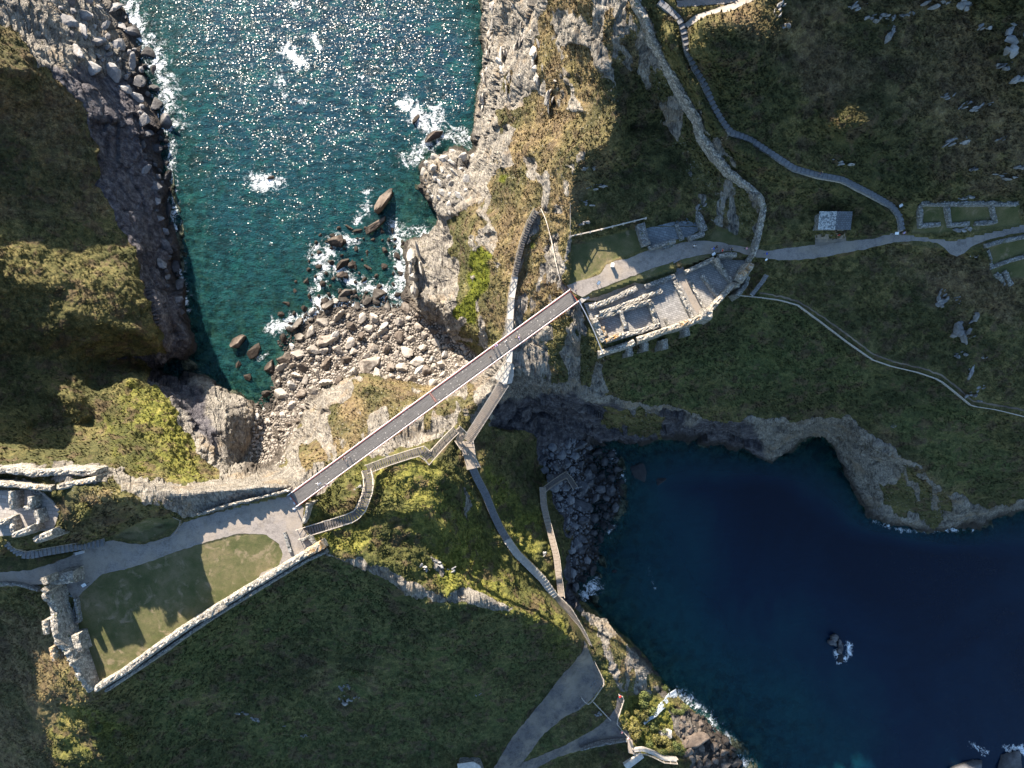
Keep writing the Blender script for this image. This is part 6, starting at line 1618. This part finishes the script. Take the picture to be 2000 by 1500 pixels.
# ---------------------------------------------------------------- people
M['skin'] = m_plain('skin', (.52, .34, .25), .6, .05)
CLO = {'white': (.80, .80, .82), 'pale_blue': (.45, .60, .85), 'blue': (.02, .10, .55), 'black': (.015, .015, .02), 'navy': (.02, .03, .08), 'grey': (.25, .26, .28), 'pink': (.70, .35, .42), 'red': (.60, .03, .03),
       'plum': (.16, .04, .07), 'denim': (.06, .09, .16), 'khaki': (.30, .25, .16), 'brown': (.06, .03, .015), 'blond': (.42, .30, .14), 'lilac': (.5, .42, .75)}
for k, c in CLO.items(): M['c_' + k] = m_plain('cloth_' + k, c, .85, .08)
def body(pose):
    "one skinned skeleton -> one continuous mesh, facing +Y; returns mesh and joint table"
    J = {}; E = []; Rr = {}
    def j(n, p, r, par=None):
        J[n] = Vector(p); Rr[n] = r
        if par: E.append((par, n))
    st = .16 if pose == 'walk' else 0.0
    j('pel', (0, 0, .95), .145)
    j('waist', (0, 0, 1.12), .125, 'pel'); j('chest', (0, .0, 1.33), .150, 'waist'); j('neckb', (0, -.01, 1.46), .075, 'chest'); j('neck', (0, .0, 1.53), .055, 'neckb')
    j('headl', (0, .015, 1.60), .085, 'neck'); j('headm', (0, .02, 1.67), .098, 'headl'); j('headt', (0, .01, 1.74), .075, 'headm'); j('nose', (0, .115, 1.645), .018, 'headm')
    for s_, n in ((-1, 'l'), (1, 'r')):
        sw = st * s_
        j('ear' + n, (s_ * .098, .0, 1.65), .02, 'headm')
        j('hip' + n, (s_ * .09, 0, .88), .10, 'pel'); j('knee' + n, (s_ * .10, sw + (.04 if pose != 'stand' else .02), .50), .063, 'hip' + n); j('ank' + n, (s_ * .10, sw * 1.7 - .02, .09), .042, 'knee' + n)
        j('toe' + n, (s_ * .12, sw * 1.7 + .16, .045), .04, 'ank' + n)
        j('sho' + n, (s_ * .17, 0, 1.41), .075, 'chest')
        if pose == 'reach' and s_ > 0:
            el, wr = (s_ * .38, .14, 1.40), (s_ * .52, .34, 1.50)
        elif pose == 'lean':
            el, wr = (s_ * .26, .14, 1.18), (s_ * .20, .36, 1.12)
        else:
            el, wr = (s_ * .25, -sw * .6 - .02, 1.14), (s_ * .27, -sw * 1.2 + .08, .90)
        j('elb' + n, el, .046, 'sho' + n); j('wri' + n, wr, .030, 'elb' + n)
        w_ = Vector(wr); d = (w_ - Vector(el)).normalized(); sd2 = Vector((0, 1, 0)) if abs(d.y) < .8 else Vector((1, 0, 0))
        j('palm' + n, w_ + d * .07, .028, 'wri' + n)
        for q in range(4):
            b0 = w_ + d * .105 + sd2 * (.030 - .02 * q); ln_ = (.075, .085, .08, .062)[q]
            j('f%d%s' % (q, n), b0, .0095, 'palm' + n); j('g%d%s' % (q, n), b0 + d * ln_ * .6 + Vector((0, .01, 0)), .0085, 'f%d%s' % (q, n)); j('h%d%s' % (q, n), b0 + d * ln_ + Vector((0, .022, 0)), .007, 'g%d%s' % (q, n))
        t0 = w_ + d * .05 + sd2 * .045; j('t' + n, t0, .011, 'palm' + n); j('u' + n, t0 + d * .04 + sd2 * .015, .009, 't' + n)
    names = list(J); me = bpy.data.meshes.new('sk'); me.from_pydata([J[k] for k in names], [(names.index(a), names.index(b_)) for a, b_ in E], []); me.update()
    o = bpy.data.objects.new('sk', me); COL.objects.link(o)
    mod = o.modifiers.new('s', 'SKIN'); 
    if not me.skin_vertices: 
        bm = bmesh.new(); bm.from_mesh(me); bm.verts.layers.skin.verify(); bm.to_mesh(me); bm.free()
    for i, k in enumerate(names): me.skin_vertices[0].data[i].radius = (Rr[k] * (1.15 if k in ('chest', 'pel') else 1), Rr[k])
    me.skin_vertices[0].data[0].use_root = True
    sb = o.modifiers.new('d', 'SUBSURF'); sb.levels = 1; sb.render_levels = 1
    dg = bpy.context.evaluated_depsgraph_get(); dg.update()
    out = bpy.data.meshes.new_from_object(o.evaluated_get(dg)); bpy.data.objects.remove(o)
    # 0 skin, 1 top, 2 trousers, 3 shoes
    for p in out.polygons:
        c = p.center; near = min(names, key=lambda k: (J[k] - c).length)
        b_ = near.rstrip('lr') if near[-1] in 'lr' else near
        if c.z > 1.49 and abs(c.x) < .16: mi = 0
        elif near[:3] in ('wri', 'pal') or (near[0] in 'fghtu' and near[:3] not in ('toe',)): mi = 0
        elif c.z < .12: mi = 3
        elif c.z < .97 and near[:3] not in ('elb', 'sho'): mi = 2
        else: mi = 1
        p.material_index = mi; p.use_smooth = True
    return out
BODY = {p: body(p) for p in ('stand', 'walk', 'reach', 'lean')}
def hair_mesh():
    bm = bmesh.new(); bmesh.ops.create_uvsphere(bm, u_segments=14, v_segments=9, radius=.112)
    bmesh.ops.delete(bm, geom=[v for v in bm.verts if v.co.z < -.075 or (v.co.y > .03 and v.co.z < .03)], context='VERTS')
    for v in bm.verts: v.co = v.co + Vector((0, .005, 1.69))
    me = bpy.data.meshes.new('hair'); bm.to_mesh(me); bm.free()
    for p in me.polygons: p.use_smooth = True
    return me
HAIR = hair_mesh()
def person(label, px, py, z, pose, rz, top, leg, hair, h=1.0, extra=None):
    me = BODY[pose].copy(); mi = [q.material_index for q in me.polygons]; me.materials.clear()
    for k in ('skin', 'c_' + top, 'c_' + leg, 'c_black'): me.materials.append(M[k])
    me.polygons.foreach_set('material_index', mi)
    root = bpy.data.objects.new('person', me); COL.objects.link(root)
    root.location = W(px, py, z); root.rotation_euler = (0, 0, rz); root.scale = (h, h, h); tag(root, label, 'person', None)
    hm = HAIR.copy(); hm.materials.append(M['c_' + hair]); o = bpy.data.objects.new('hair', hm); COL.objects.link(o); o.parent = root
    if extra == 'backpack':
        m = MB(); m.box((0, -.20, 1.25), .30, .17, .44); m.build('backpack', M['c_navy'], root)
    return root
zb = 57.62
def zbr(px):      # deck height along the bridge
    t = (px - 573.7) / (1121 - 573.7); return 57.25 + .55 * (1 - (2 * t - 1) ** 2)
PE = [
 ('person in a white top walking on the left end of the bridge',624,944,zbr(624),'walk',2.2,'white','pale_blue','brown'),
 ('person in grey leaning at the lower rail near the left end of the bridge',638,944,zbr(638),'lean',3.6,'grey','denim','brown'),
 ('person in black and plum walking on the left part of the bridge',673,895,zbr(673),'walk',2.3,'black','plum','blond'),
 ('person in grey with an arm stretched out on the left part of the bridge',683,893,zbr(683),'reach',3.6,'grey','navy','brown'),
 ('person in black standing alone right of the middle of the bridge',958,698,zbr(958),'stand',.6,'black','navy','brown'),
 ('person in plum and black leaning on the upper rail of the bridge',964,682,zbr(964),'lean',.6,'plum','black','brown'),
 ('person in red trousers leaning on the upper rail of the bridge',970,676,zbr(970),'lean',.6,'lilac','red','brown'),
 ('person in white standing near the two who lean on the bridge rail',988,667,zbr(988),'stand',.9,'white','black','brown'),
 ('person in black walking in the pair nearest the island end of the bridge',1008,660,zbr(1008),'walk',5.4,'black','black','blond'),
 ('person in lilac walking in the pair nearest the island end of the bridge',1014,661,zbr(1014),'walk',5.3,'lilac','black','brown'),
 ('person in pale blue standing at the courtyard end of the bridge beside the white wall',578,992,57.05,'stand',2.4,'pale_blue','white','blond'),
 ('person in black in the shade at the island end of the bridge, nearer the rock',1113,567,57.05,'stand',1.0,'black','black','brown'),
 ('person in navy in the shade on the paving right of the bridge end',1124,569,57.05,'walk',4.0,'navy','navy','brown'),
 ('person in a white shirt on the low rubble wall beside the slate steps',1161,594,56.8,'stand',4.4,'white','red','blond'),
 ('person in light clothes walking alone in the middle of the shaded path',1354,482,57.05,'walk',.3,'white','black','brown'),
 ('person in bright blue on the shaded path near the board',1391,487,57.05,'walk',1.8,'blue','pale_blue','brown'),
 ('person in black beside the one in bright blue on the shaded path',1397,484,57.05,'stand',1.8,'black','black','brown'),
 ('person in red and white by the curved wall above the wedge-shaped room',1408,491,57.05,'stand',1.2,'red','white','blond'),
 ('person in dark clothes above the curved wall of the wedge-shaped room',1426,488,57.05,'walk',1.6,'black','navy','blond'),
 ('person in pink walking towards the castle gate',1455,487,57.05,'walk',4.8,'pink','black','brown'),
 ('person in blue just outside the castle gate',1494,497,57.05,'walk',1.6,'blue','denim','brown'),
 ('person in dark clothes high on the hill steps',1345,88,zt(1345,88)+.3,'walk',2.9,'navy','plum','brown'),
 ('person in a white hat and dark top on the hill steps above the stone hut',1599,341,zt(1599,341)+.3,'walk',1.0,'navy','denim','blond'),
 ('person in black in front of the stone hut',1629,453,58.7,'stand',3.6,'black','black','blond'),
 ('person in red in front of the stone hut',1634,461,58.7,'stand',.4,'red','navy','black'),
 ('person in white and lilac at the foot of the hill steps',1760,457,58.2,'walk',1.2,'lilac','black','blond'),
 ('person in pink standing alone on the shaded lower path',1213,1427,9.2,'stand',1.0,'pink','white','brown'),
 ('person in pink stepping onto the little plank bridge',1226,1438,9.3,'walk',3.6,'pink','denim','brown'),
]
for p in PE: person(*p)
